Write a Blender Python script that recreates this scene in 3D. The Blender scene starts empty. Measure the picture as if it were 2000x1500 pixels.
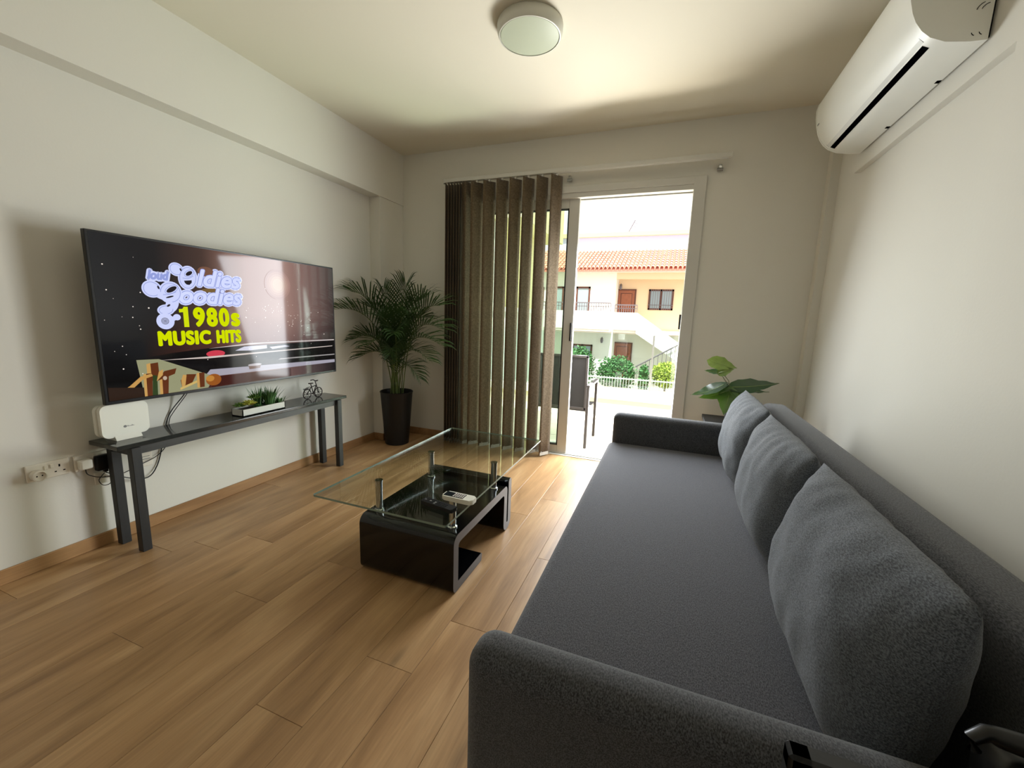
import bpy, bmesh, math, random
from mathutils import Vector, Matrix, noise
C = bpy.context.scene.collection
sc = bpy.context.scene
R = math.radians
rnd = random.Random(7)

# ------------------------------------------------------------------ camera
CAM_Z = 1.26
def cam_axes(yaw, pitch, roll):
    ca, sa, cb, sb, cc, sr = math.cos(yaw), math.sin(yaw), math.cos(pitch), math.sin(pitch), math.cos(roll), math.sin(roll)
    A = Matrix(((ca, -sa, 0), (sa, ca, 0), (0, 0, 1)))
    M = Matrix(((1, 0, 0), (0, 0, 1), (0, 1, 0))) @ A
    P = Matrix(((1, 0, 0), (0, cb, sb), (0, -sb, cb)))
    Q = Matrix(((cc, -sr, 0), (sr, cc, 0), (0, 0, 1)))
    return Q @ P @ M
ax = cam_axes(-.3601569, .16240364, -.03374609)
cd = bpy.data.cameras.new('camera')
cd.sensor_width = 36.0
cd.lens = 806.21029 / 2000 * 36
cd.clip_start = 0.02
cam = bpy.data.objects.new('camera', cd)
C.objects.link(cam)
X_, Y_, Z_ = ax[0], ax[1], ax[2]
cam.matrix_world = Matrix(((X_[0], Y_[0], -Z_[0], 0), (X_[1], Y_[1], -Z_[1], 0), (X_[2], Y_[2], -Z_[2], CAM_Z), (0, 0, 0, 1)))
sc.camera = cam

# ------------------------------------------------------------------ world, sun, large lamps, exposure
w = bpy.data.worlds.new('sky')
sc.world = w
w.use_nodes = True
bg = w.node_tree.nodes['Background']
bg.inputs[0].default_value = (0.93, 0.965, 1.0, 1)
bg.inputs[1].default_value = 1.8

def lamp(name, kind, energy, loc, rot, color=(1, 1, 1), size=None, size_y=None, angle=None, spread=None):
    l = bpy.data.lights.new(name, kind)
    l.energy = energy
    l.color = color
    if size:
        l.shape = 'RECTANGLE'
        l.size = size
        l.size_y = size_y
    if angle is not None:
        l.angle = angle
    if spread is not None:
        l.spread = spread
    o = bpy.data.objects.new(name, l)
    C.objects.link(o)
    o.location = loc
    o.rotation_euler = rot
    return o
def aim(o, target):
    d = Vector(target) - Vector(o.location)
    o.rotation_euler = d.to_track_quat('-Z', 'Y').to_euler()
sun = lamp('sun', 'SUN', 8.5, (0, -4, 12), (0, 0, 0), (1.0, .965, .90), angle=R(.6))
aim(sun, (-1.1, 4 - 4 + 3.9 - .5, 12 - 14.2))
# daylight coming off the sunlit balcony floor, and the sky seen through the door
b1 = lamp('balcony_bounce', 'AREA', 215, (-.20, 5.4, .05), (0, 0, 0), (1.0, .955, .86), 2.0, .8)
aim(b1, (-.75, 2.2, 1.2))
b2 = lamp('door_daylight', 'AREA', 84, (-.42, 3.86, 1.10), (0, 0, 0), (.89, .95, 1.0), .95, 1.6)
aim(b2, (-1.0, 2.0, .35))
# weak fill lamp added behind the camera to lift the room
b3 = lamp('rear_fill', 'AREA', 4.5, (-1.0, -2.9, 1.7), (0, 0, 0), (.93, .97, 1.0), 2.2, 1.3)
aim(b3, (-1.2, 3, 1.9))
sc.view_settings.view_transform = 'Standard'
sc.view_settings.look = 'None'
sc.view_settings.gamma = 1
sc.view_settings.use_curve_mapping = False
sc.view_settings.exposure = 0.25
sc.cycles.use_denoising = True
sc.cycles.max_bounces = 10
sc.cycles.diffuse_bounces = 6
sc.cycles.transparent_max_bounces = 24
sc.cycles.sample_clamp_indirect = 6

# ------------------------------------------------------------------ materials
def lin(c):
    return tuple((v / 255 / 12.92 if v / 255 <= .04045 else ((v / 255 + .055) / 1.055) ** 2.4) for v in c)
def mat(name, col, rough=.6, metal=0., spec=.5, srgb=True, coat=0., sheen=0., bump=0., bscale=200., var=0., vscale=8., trans=None, stretch=(1, 1, 1)):
    m = bpy.data.materials.new(name)
    m.use_nodes = True
    nt = m.node_tree
    b = nt.nodes['Principled BSDF']
    c = lin(col) if srgb else col
    b.inputs['Base Color'].default_value = (*c, 1)
    b.inputs['Roughness'].default_value = rough
    b.inputs['Metallic'].default_value = metal
    b.inputs['Specular IOR Level'].default_value = spec
    b.inputs['Coat Weight'].default_value = coat
    b.inputs['Coat Roughness'].default_value = .08
    b.inputs['Sheen Weight'].default_value = sheen
    tc = nt.nodes.new('ShaderNodeTexCoord')
    mp = nt.nodes.new('ShaderNodeMapping')
    mp.inputs['Scale'].default_value = stretch
    nt.links.new(tc.outputs['Object'], mp.inputs[0])
    if var > 0:
        n = nt.nodes.new('ShaderNodeTexNoise')
        n.inputs['Scale'].default_value = vscale
        n.inputs['Detail'].default_value = 4
        nt.links.new(mp.outputs[0], n.inputs['Vector'])
        r = nt.nodes.new('ShaderNodeValToRGB')
        r.color_ramp.elements[0].position = .3
        r.color_ramp.elements[1].position = .7
        r.color_ramp.elements[0].color = (*[v * (1 - var) for v in c], 1)
        r.color_ramp.elements[1].color = (*[min(1, v * (1 + var)) for v in c], 1)
        nt.links.new(n.outputs['Fac'], r.inputs[0])
        nt.links.new(r.outputs[0], b.inputs['Base Color'])
    if bump > 0:
        n2 = nt.nodes.new('ShaderNodeTexNoise')
        n2.inputs['Scale'].default_value = bscale
        n2.inputs['Detail'].default_value = 3
        nt.links.new(mp.outputs[0], n2.inputs['Vector'])
        bp = nt.nodes.new('ShaderNodeBump')
        bp.inputs['Strength'].default_value = bump
        bp.inputs['Distance'].default_value = .002
        nt.links.new(n2.outputs['Fac'], bp.inputs['Height'])
        nt.links.new(bp.outputs[0], b.inputs['Normal'])
    if trans:
        t = nt.nodes.new('ShaderNodeBsdfTranslucent')
        t.inputs[0].default_value = (*lin(trans[1]), 1)
        mx = nt.nodes.new('ShaderNodeMixShader')
        mx.inputs[0].default_value = trans[0]
        out = nt.nodes['Material Output']
        nt.links.new(b.outputs[0], mx.inputs[1])
        nt.links.new(t.outputs[0], mx.inputs[2])
        nt.links.new(mx.outputs[0], out.inputs[0])
    return m
def emit(name, col, strength=1.0):
    m = mat(name, (8, 8, 8), .25)
    b = m.node_tree.nodes['Principled BSDF']
    b.inputs['Base Color'].default_value = (.004, .004, .004, 1)
    b.inputs['Emission Color'].default_value = (*lin(col), 1)
    b.inputs['Emission Strength'].default_value = strength
    b.inputs['Specular IOR Level'].default_value = .25
    b.inputs['Roughness'].default_value = .07
    return m
def schlick(nt, f0=.045):
    lw = nt.nodes.new('ShaderNodeLayerWeight')
    lw.inputs[0].default_value = .5
    p = nt.nodes.new('ShaderNodeMath'); p.operation = 'POWER'
    nt.links.new(lw.outputs['Facing'], p.inputs[0]); p.inputs[1].default_value = 5
    m = nt.nodes.new('ShaderNodeMath'); m.operation = 'MULTIPLY_ADD'
    nt.links.new(p.outputs[0], m.inputs[0]); m.inputs[1].default_value = 1 - f0; m.inputs[2].default_value = f0
    return m.outputs[0]
def thin_glass(name, tint=(.97, .985, .975), gloss=.05, ior=1.45):
    m = bpy.data.materials.new(name)
    m.use_nodes = True
    nt = m.node_tree
    nt.nodes.clear()
    out = nt.nodes.new('ShaderNodeOutputMaterial')
    t = nt.nodes.new('ShaderNodeBsdfTransparent')
    t.inputs[0].default_value = (*tint, 1)
    g = nt.nodes.new('ShaderNodeBsdfGlossy')
    g.inputs['Roughness'].default_value = .0
    mx = nt.nodes.new('ShaderNodeMixShader')
    nt.links.new(schlick(nt), mx.inputs[0])
    nt.links.new(t.outputs[0], mx.inputs[1])
    nt.links.new(g.outputs[0], mx.inputs[2])
    nt.links.new(mx.outputs[0], out.inputs[0])
    return m
def fabric(name, a, b_, scale=900., rough=.95):
    """woven cloth: fine light and dark threads"""
    m = mat(name, a, rough, spec=.15, sheen=.25, bump=.5, bscale=scale)
    nt = m.node_tree
    b = nt.nodes['Principled BSDF']
    tc = nt.nodes.new('ShaderNodeTexCoord')
    mp = nt.nodes.new('ShaderNodeMapping')
    mp.inputs['Scale'].default_value = (1, .45, 1)
    nt.links.new(tc.outputs['Object'], mp.inputs[0])
    n = nt.nodes.new('ShaderNodeTexNoise')
    n.inputs['Scale'].default_value = scale * .42
    n.inputs['Detail'].default_value = 3
    nt.links.new(mp.outputs[0], n.inputs['Vector'])
    r = nt.nodes.new('ShaderNodeValToRGB')
    r.color_ramp.elements[0].position = .36
    r.color_ramp.elements[1].position = .66
    r.color_ramp.elements[0].color = (*lin(a), 1)
    r.color_ramp.elements[1].color = (*lin(b_), 1)
    nt.links.new(n.outputs['Fac'], r.inputs[0])
    nt.links.new(r.outputs[0], b.inputs['Base Color'])
    return m
def wood(name, cols, scale=1.0, along='y', rough=.38, randomise=True):
    m = bpy.data.materials.new(name)
    m.use_nodes = True
    nt = m.node_tree
    b = nt.nodes['Principled BSDF']
    b.inputs['Roughness'].default_value = rough
    b.inputs['Specular IOR Level'].default_value = .42
    tc = nt.nodes.new('ShaderNodeTexCoord')
    oi = nt.nodes.new('ShaderNodeObjectInfo')
    add = nt.nodes.new('ShaderNodeVectorMath')
    add.operation = 'MULTIPLY_ADD'
    cmb = nt.nodes.new('ShaderNodeCombineXYZ')
    for i in range(3):
        nt.links.new(oi.outputs['Random'], cmb.inputs[i])
    nt.links.new(cmb.outputs[0], add.inputs[0])
    add.inputs[1].default_value = (37, 53, 11)
    nt.links.new(tc.outputs['Object'], add.inputs[2])
    mp = nt.nodes.new('ShaderNodeMapping')
    mp.inputs['Scale'].default_value = (6.5 * scale, .8 * scale, 6.5 * scale) if along == 'y' else (.9 * scale, 9 * scale, 9 * scale)
    nt.links.new(add.outputs[0], mp.inputs[0])
    n1 = nt.nodes.new('ShaderNodeTexNoise')
    n1.inputs['Scale'].default_value = 1.3
    n1.inputs['Detail'].default_value = 5
    n1.inputs['Roughness'].default_value = .55
    n1.inputs['Distortion'].default_value = .9
    nt.links.new(mp.outputs[0], n1.inputs['Vector'])
    r = nt.nodes.new('ShaderNodeValToRGB')
    e = r.color_ramp.elements
    e[0].position, e[1].position = .28, .74
    e[0].color, e[1].color = (*lin(cols[0]), 1), (*lin(cols[2]), 1)
    k = e.new(.52)
    k.color = (*lin(cols[1]), 1)
    nt.links.new(n1.outputs['Fac'], r.inputs[0])
    mp2 = nt.nodes.new('ShaderNodeMapping')
    mp2.inputs['Scale'].default_value = (150 * scale, 5 * scale, 150 * scale) if along == 'y' else (5 * scale, 150 * scale, 150 * scale)
    nt.links.new(add.outputs[0], mp2.inputs[0])
    n2 = nt.nodes.new('ShaderNodeTexNoise')
    n2.inputs['Scale'].default_value = 1.
    n2.inputs['Detail'].default_value = 3
    nt.links.new(mp2.outputs[0], n2.inputs['Vector'])
    mr = nt.nodes.new('ShaderNodeMapRange')
    mr.inputs[1].default_value = .3
    mr.inputs[2].default_value = .7
    mr.inputs[3].default_value = .9
    mr.inputs[4].default_value = 1.07
    nt.links.new(n2.outputs['Fac'], mr.inputs[0])
    # small dark knots
    vo = nt.nodes.new('ShaderNodeTexVoronoi')
    vo.inputs['Scale'].default_value = 1.0
    mp3 = nt.nodes.new('ShaderNodeMapping')
    mp3.inputs['Scale'].default_value = (5.2, 1.6, 5) if along == 'y' else (1.6, 5.2, 5)
    nt.links.new(add.outputs[0], mp3.inputs[0])
    nt.links.new(mp3.outputs[0], vo.inputs['Vector'])
    kr = nt.nodes.new('ShaderNodeMapRange')
    kr.inputs[1].default_value = .02
    kr.inputs[2].default_value = .13
    kr.inputs[3].default_value = .62
    kr.inputs[4].default_value = 1.0
    nt.links.new(vo.outputs['Distance'], kr.inputs[0])
    pr = nt.nodes.new('ShaderNodeMapRange')
    pr.inputs[3].default_value = .93 if randomise else 1.
    pr.inputs[4].default_value = 1.05 if randomise else 1.
    nt.links.new(oi.outputs['Random'], pr.inputs[0])
    m1 = nt.nodes.new('ShaderNodeMath'); m1.operation = 'MULTIPLY'
    nt.links.new(mr.outputs[0], m1.inputs[0]); nt.links.new(pr.outputs[0], m1.inputs[1])
    m2 = nt.nodes.new('ShaderNodeMath'); m2.operation = 'MULTIPLY'
    nt.links.new(m1.outputs[0], m2.inputs[0]); nt.links.new(kr.outputs[0], m2.inputs[1])
    sc_ = nt.nodes.new('ShaderNodeVectorMath'); sc_.operation = 'SCALE'
    nt.links.new(r.outputs[0], sc_.inputs[0]); nt.links.new(m2.outputs[0], sc_.inputs['Scale'])
    nt.links.new(sc_.outputs[0], b.inputs['Base Color'])
    bp = nt.nodes.new('ShaderNodeBump')
    bp.inputs['Strength'].default_value = .12
    bp.inputs['Distance'].default_value = .001
    nt.links.new(n2.outputs['Fac'], bp.inputs['Height'])
    nt.links.new(bp.outputs[0], b.inputs['Normal'])
    return m

M = dict(
    wall=mat('wall_paint', (216, 213, 203), .85, spec=.25, bump=.12, bscale=90),
    ceil=mat('ceiling_paint', (216, 210, 193), .9, spec=.2),
    floor=wood('oak_laminate', ((138, 104, 68), (168, 131, 90), (188, 153, 110))),
    sub=mat('plank_joint', (92, 68, 44), .8),
    skirt=wood('oak_skirting', ((135, 98, 62), (160, 122, 82), (176, 138, 96)), randomise=False),
    pvc=mat('white_pvc', (200, 198, 190), .4),
    gasket=mat('door_gasket', (25, 25, 25), .6),
    pane=thin_glass('door_glass', (.90, .95, .91)),
    chrome=mat('chrome', (205, 208, 208), .12, 1.0),
    black_gloss=mat('black_lacquer', (5, 5, 6), .12, spec=.45, coat=.15),
    black_edge=mat('grey_edge_lacquer', (58, 58, 60), .3),
    black_plastic=mat('black_plastic', (9, 9, 10), .5, spec=.3),
    tv_black=mat('tv_frame_black', (15, 15, 17), .3),
    table_top=mat('dark_glass_top', (42, 44, 43), .12, spec=.5, var=.12, vscale=60),
    table_leg=mat('charcoal_wood_grain', (36, 37, 38), .5, bump=.3, bscale=60, var=.25, vscale=40, stretch=(1, 1, .1)),
    table_apron=mat('charcoal_wood_apron', (50, 50, 49), .45, bump=.3, bscale=60, var=.25, vscale=40, stretch=(1, .1, 1)),
    white_plastic=mat('white_plastic', (226, 225, 214), .35),
    ac_white=mat('ac_white', (226, 226, 218), .32),
    ac_gloss=mat('ac_glossy_white', (226, 226, 222), .12, coat=.3),
    dark_slot=mat('dark_slot', (4, 4, 5), .9, spec=.0),
    grey_print=mat('grey_print', (120, 120, 118), .5),
    seat=fabric('charcoal_weave', (52, 52, 56), (101, 101, 107), 1000),
    cushion=fabric('slate_cushion_weave', (58, 62, 68), (108, 114, 122), 1000),
    sofa_body=fabric('charcoal_body_weave', (42, 43, 45), (90, 91, 94), 1000),
    pot_black=mat('black_pot', (9, 9, 10), .5),
    soil=mat('soil', (42, 32, 24), .95, bump=.8, bscale=60),
    palm=mat('palm_leaf', (46, 68, 34), .45, var=.3, vscale=6, trans=(.2, (70, 105, 40))),
    palm_stem=mat('palm_stem', (88, 104, 50), .5),
    leaf=mat('glossy_leaf', (70, 102, 46), .3, spec=.6, var=.3, vscale=16, trans=(.16, (110, 150, 50))),
    leaf_dark=mat('dark_leaf', (46, 68, 46), .22, spec=.6, var=.2, vscale=9, trans=(.15, (90, 130, 50))),
    leaf_light=mat('pale_leaf', (104, 124, 56), .35, var=.3, vscale=22, trans=(.16, (140, 165, 66))),
    vein=mat('leaf_vein', (150, 170, 92), .4),
    leaf_stem=mat('leaf_stem', (92, 96, 58), .5),
    slat=fabric('taupe_blind_weave', (92, 79, 62), (132, 115, 91), 260),
    succ_y=mat('yellow_succulent', (168, 168, 70), .5, var=.2, vscale=20),
    succ_g=mat('green_succulent', (96, 130, 58), .5, var=.2, vscale=20),
    grass=mat('grass_blade', (58, 96, 46), .5, var=.25, vscale=20),
    trough=mat('grey_white_trough', (196, 196, 188), .6),
    iron=mat('dark_bronze_wire', (40, 30, 26), .4, .6),
    cable=mat('black_cable', (14, 14, 14), .5),
    socket=mat('socket_plastic', (224, 218, 205), .4),
    lens=mat('frosted_lens', (178, 184, 162), .35, spec=.4),
    lamp_body=mat('lamp_white', (198, 197, 184), .4),
)
# slats of the blind let some daylight through
nt = M['slat'].node_tree
_t = nt.nodes.new('ShaderNodeBsdfTranslucent'); _t.inputs[0].default_value = (*lin((162, 134, 98)), 1)
_m = nt.nodes.new('ShaderNodeMixShader'); _m.inputs[0].default_value = .3
nt.links.new(nt.nodes['Principled BSDF'].outputs[0], _m.inputs[1]); nt.links.new(_t.outputs[0], _m.inputs[2])
nt.links.new(_m.outputs[0], nt.nodes['Material Output'].inputs[0])

# ------------------------------------------------------------------ helpers
def world_loc(o):
    l = Vector((0, 0, 0))
    while o is not None:
        l += Vector(o.location)
        o = o.parent
    return l
class MB:
    def __init__(self):
        self.bm = bmesh.new()
    def box(self, x0, x1, y0, y1, z0, z1, bevel=0., seg=2):
        b = bmesh.new()
        bmesh.ops.create_cube(b, size=1)
        for v in b.verts:
            v.co = Vector(((x0 + x1) / 2 + v.co.x * (x1 - x0), (y0 + y1) / 2 + v.co.y * (y1 - y0), (z0 + z1) / 2 + v.co.z * (z1 - z0)))
        if bevel:
            bmesh.ops.bevel(b, geom=b.edges[:], offset=bevel, segments=seg, profile=.5, affect='EDGES', clamp_overlap=True)
        self.join(b)
        return self
    def join(self, b):
        me = bpy.data.meshes.new('tmp')
        b.to_mesh(me)
        b.free()
        self.bm.from_mesh(me)
        bpy.data.meshes.remove(me)
    def faces(self, pts, fs):
        vs = [self.bm.verts.new(p) for p in pts]
        for f in fs:
            try:
                self.bm.faces.new([vs[i] for i in f])
            except ValueError:
                pass
        return self
    def prism(self, poly, axis, a, b):
        """extrude polygon (2-D) along an axis from a to b"""
        def P(p, t):
            return {'x': (t, p[0], p[1]), 'y': (p[0], t, p[1]), 'z': (p[0], p[1], t)}[axis]
        n = len(poly)
        pts = [P(p, a) for p in poly] + [P(p, b) for p in poly]
        fs = [list(range(n)), list(range(2 * n - 1, n - 1, -1))] + [[i, (i + 1) % n, n + (i + 1) % n, n + i] for i in range(n)]
        return self.faces(pts, fs)
    def tube(self, path, r, n=8, cap=True, closed=False):
        path = [Vector(p) for p in path]
        rs = r if isinstance(r, (list, tuple)) else [r] * len(path)
        rings = []
        up = Vector((0, 0, 1))
        L = len(path)
        for i, p in enumerate(path):
            if closed:
                d = path[(i + 1) % L] - path[i - 1]
            else:
                d = path[min(i + 1, L - 1)] - path[max(i - 1, 0)]
            d.normalize()
            s = d.cross(up)
            if s.length < 1e-3:
                s = d.cross(Vector((1, 0, 0)))
            s.normalize()
            t = s.cross(d)
            rings.append([self.bm.verts.new(p + (s * math.cos(2 * math.pi * k / n) + t * math.sin(2 * math.pi * k / n)) * rs[i]) for k in range(n)])
        for i in range(L if closed else L - 1):
            a, b = rings[i], rings[(i + 1) % L]
            for k in range(n):
                self.bm.faces.new((a[k], a[(k + 1) % n], b[(k + 1) % n], b[k]))
        if cap and not closed:
            self.bm.faces.new(rings[0][::-1])
            self.bm.faces.new(rings[-1])
        return self
    def lathe(self, prof, c, n=40, axis='z'):
        rings = []
        for (r, z) in prof:
            ring = []
            for k in range(n):
                a = 2 * math.pi * k / n
                p = (r * math.cos(a), r * math.sin(a), z)
                if axis == 'x':
                    p = (z, r * math.cos(a), r * math.sin(a))
                if axis == 'y':
                    p = (r * math.cos(a), z, r * math.sin(a))
                ring.append(self.bm.verts.new((c[0] + p[0], c[1] + p[1], c[2] + p[2])))
            rings.append(ring)
        for i in range(len(rings) - 1):
            for k in range(n):
                self.bm.faces.new((rings[i][k], rings[i][(k + 1) % n], rings[i + 1][(k + 1) % n], rings[i + 1][k]))
        for ring in (rings[0], rings[-1]):
            try:
                self.bm.faces.new(ring)
            except ValueError:
                pass
        return self
    def build(self, name, m, parent=None, smooth=None, origin=None):
        bm = self.bm
        bmesh.ops.recalc_face_normals(bm, faces=bm.faces[:])
        off = world_loc(parent) if parent else Vector((0, 0, 0))
        o_loc = Vector(origin) - off if origin is not None else Vector((0, 0, 0))
        for v in bm.verts:
            v.co -= off + o_loc
        me = bpy.data.meshes.new(name)
        bm.to_mesh(me)
        bm.free()
        if smooth is not None:
            for p in me.polygons:
                p.use_smooth = True
            try:
                me.set_sharp_from_angle(angle=R(smooth))
            except Exception:
                pass
        if isinstance(m, str):
            m = M[m]
        me.materials.append(m)
        o = bpy.data.objects.new(name, me)
        C.objects.link(o)
        o.location = o_loc
        if parent:
            o.parent = parent
        return o
def tag(o, label=None, cat=None, group=None, kind=None):
    if label: o['label'] = label
    if cat: o['category'] = cat
    if group: o['group'] = group
    if kind: o['kind'] = kind
    return o
def thing(name, label, cat, loc, group=None, rz=0.):
    o = bpy.data.objects.new(name, None)
    C.objects.link(o)
    o.location = loc
    o.rotation_euler = (0, 0, rz)
    o.empty_display_size = .05
    return tag(o, label, cat, group)
def copy_child(src, parent, dloc=(0, 0, 0), rz=None):
    c = src.copy()
    C.objects.link(c)
    c.parent = parent
    c.location = Vector(src.location) + Vector(dloc)
    if rz is not None:
        c.rotation_euler = (0, 0, rz)
    return c
def arc(cx, cy, r, a0, a1, n):
    return [(cx + r * math.cos(R(a0 + (a1 - a0) * i / n)), cy + r * math.sin(R(a0 + (a1 - a0) * i / n))) for i in range(n + 1)]
def rrect(x0, x1, y0, y1, r, n=5):
    return arc(x1 - r, y1 - r, r, 0, 90, n) + arc(x0 + r, y1 - r, r, 90, 180, n) + arc(x0 + r, y0 + r, r, 180, 270, n) + arc(x1 - r, y0 + r, r, 270, 360, n)

# ------------------------------------------------------------------ room dimensions
XL, XR, YB, YF, ZC = -2.69, .964, 3.62, -3.0, 2.757
DX0, DX1, DZ = -1.97, .075, 2.29            # door opening

# ------------------------------------------------------------------ floor with planks
fl = tag(MB().box(XL - .1, XR + .1, YF, YB, -.06, -.012).build('floor', 'sub'), kind='structure')
PW = .195
xs = -.75 + PW
cols = []
x = -.75 + PW * 9
while x > XL - PW:
    cols.append(x)
    x -= PW
joint = {0: 1.36, -1: 1.08, -2: .79, -3: .30, -4: 1.48, -5: 1.14, -6: .79, -7: .2, -8: 1.33}
plank_mesh = {}
for cx in cols:
    k = round((cx + .75) / PW)
    x0, x1 = max(cx, XL), min(cx + PW, XR)
    if x1 - x0 < .01:
        continue
    y = joint.get(k, rnd.uniform(0, 1.29))
    while y > YF:
        y -= 1.29
    while y < YB:
        y0, y1 = max(y, YF), min(y + 1.29, YB)
        y += 1.29
        if y1 - y0 < .01:
            continue
        g = .0005
        key = (round(x1 - x0, 4), round(y1 - y0, 4))
        cxm, cym = (x0 + x1) / 2, (y0 + y1) / 2
        if key not in plank_mesh:
            hx, hy = (x1 - x0) / 2 - g, (y1 - y0) / 2 - g
            b = .001
            mb = MB()
            pts = [(-hx, -hy, -.012), (hx, -hy, -.012), (hx, hy, -.012), (-hx, hy, -.012),
                   (-hx, -hy, -b * .8), (hx, -hy, -b * .8), (hx, hy, -b * .8), (-hx, hy, -b * .8),
                   (-hx + b, -hy + b, 0), (hx - b, -hy + b, 0), (hx - b, hy - b, 0), (-hx + b, hy - b, 0)]
            mb.faces(pts, [(0, 1, 5, 4), (1, 2, 6, 5), (2, 3, 7, 6), (3, 0, 4, 7), (4, 5, 9, 8), (5, 6, 10, 9), (6, 7, 11, 10), (7, 4, 8, 11), (8, 9, 10, 11)])
            o = mb.build('plank', 'floor', fl)
            plank_mesh[key] = o
        else:
            o = plank_mesh[key].copy()
            C.objects.link(o)
            o.parent = fl
        o.location = (cxm, cym, 0)

# ------------------------------------------------------------------ walls
wl = tag(MB().box(XL - .15, XL, YF, YB, 0, ZC).build('wall_left', 'wall'), kind='structure')
MB().box(XL, -2.566, YF, YB, 2.295, ZC).build('beam', 'wall', wl)
MB().box(XL, -2.575, 3.265, YB, 0, 2.295).build('column', 'wall', wl)
wb = MB()
wb.box(XL - .15, DX0, YB, YB + .22, -.05, ZC)
wb.box(DX1, XR + .15, YB, YB + .22, -.05, ZC)
wb.box(DX0, DX1, YB, YB + .22, DZ, ZC)
tag(wb.build('wall_back', 'wall'), kind='structure')
wr = tag(MB().box(XR, XR + .15, YF, YB, 0, ZC).build('wall_right', 'wall'), kind='structure')
MB().box(.912, XR, 3.533, YB, 0, ZC).build('column', 'wall', wr)
MB().box(.932, XR, 1.91, 3.165, 2.165, ZC).build('beam', 'wall', wr)
MB().box(.932, XR, YF, 1.91, 0, ZC).build('pilaster', 'wall', wr)
tag(MB().box(XL - .15, XR + .15, YF - .15, YF, 0, ZC).build('wall_front', 'wall'), kind='structure')
tag(MB().box(XL - .15, XR + .15, YF - .15, YB + .22, ZC, ZC + .15).build('ceiling', 'ceil'), kind='structure')
def skirting(name, x0, x1, y0, y1):
    return tag(MB().box(x0, x1, y0, y1, 0, .07, .003, 1).build(name, 'skirt'), kind='structure')
skirting('baseboard_left', XL, XL + .012, YF, 3.265)
sb = MB().box(-2.575, DX0 - .08, YB - .012, YB, 0, .07, .003, 1).box(-2.575, -2.563, 3.253, YB - .012, 0, .07, .003, 1).box(XL + .012, -2.563, 3.253, 3.265, 0, .07, .003, 1)
tag(sb.build('baseboard_back', 'skirt'), kind='structure')
skirting('baseboard_back_right', DX1 + .09, .912, YB - .012, YB)
skirting('baseboard_right', .92, .932, YF, 1.91)
skirting('baseboard_recess', XR - .012, XR, 1.91, 3.533)

# ------------------------------------------------------------------ sliding door
door = thing('door_1', None, None, (-.95, YB, 0))
door['kind'] = 'structure'
f = MB()
f.box(DX1 - .008, DX1 + .08, YB - .022, YB + .16, -.02, 2.355, .003, 1)
f.box(DX0 - .08, DX0 + .008, YB - .022, YB + .16, -.02, 2.355, .003, 1)
f.box(DX0 - .08, DX1 + .08, YB - .021, YB + .06, 2.30, 2.354, .003, 1)
f.box(DX0 - .02, DX1 + .02, YB - .010, YB + .05, 2.262, 2.302, .002, 1)
f.box(DX0 - .02, DX1 + .02, YB + .09, YB + .16, 2.262, 2.33, .002, 1)
f.build('frame', 'pvc', door)
MB().box(DX0, DX1, YB + .05, YB + .09, 2.285, 2.33).build('track_groove', 'gasket', door)
MB().box(DX0, DX1, YB - .012, YB + .20, -.03, .006, .002, 1).box(DX0, DX1, YB + .02, YB + .035, .006, .014).build('threshold', 'pvc', door)
s = MB()
sy0, sy1 = YB + .03, YB + .075
s.box(-.905, -.815, sy0, sy1, .012, 2.268, .004, 2)
s.box(-1.955, -1.865, sy0, sy1, .012, 2.268, .004, 2)
s.box(-1.865, -.905, sy0, sy1, 2.185, 2.268, .004, 2)
s.box(-1.865, -.905, sy0, sy1, .012, .085, .004, 2)
sash = s.build('sash', 'pvc', door)
g = MB()
for a in ((-1.867, -1.857, .083, 2.187), (-.913, -.903, .083, 2.187)):
    g.box(a[0], a[1], sy0 - .002, sy0 + .03, a[2], a[3])
g.box(-1.867, -.903, sy0 - .002, sy0 + .03, 2.177, 2.187)
g.box(-1.867, -.903, sy0 - .002, sy0 + .03, .083, .091)
g.build('gasket', 'gasket', sash)
MB().box(-1.86, -.91, sy0 + .018, sy0 + .022, .088, 2.18).build('pane', 'pane', sash)
MB().box(-.842, -.826, sy0 - .012, sy0 + .002, 1.06, 1.22, .004, 2).build('handle', 'gasket', sash)
# second sash parked behind the first
s = MB()
sy0, sy1 = YB + .10, YB + .145
s.box(-.93, -.845, sy0, sy1, .012, 2.268, .004, 2)
s.box(-1.955, -1.865, sy0, sy1, .012, 2.268, .004, 2)
s.box(-1.865, -.93, sy0, sy1, 2.2, 2.268, .004, 2)
s.box(-1.865, -.93, sy0, sy1, .012, .08, .004, 2)
sash2 = s.build('sash', 'pvc', door)
MB().box(-1.866, -.929, sy0 + .018, sy0 + .022, .078, 2.2).build('pane', 'pane', sash2)
MB().box(DX1 - .022, DX1 - .006, YB + .04, YB + .07, 1.20, 1.32, .004, 2).build('lock_plate', 'gasket', door)

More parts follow.
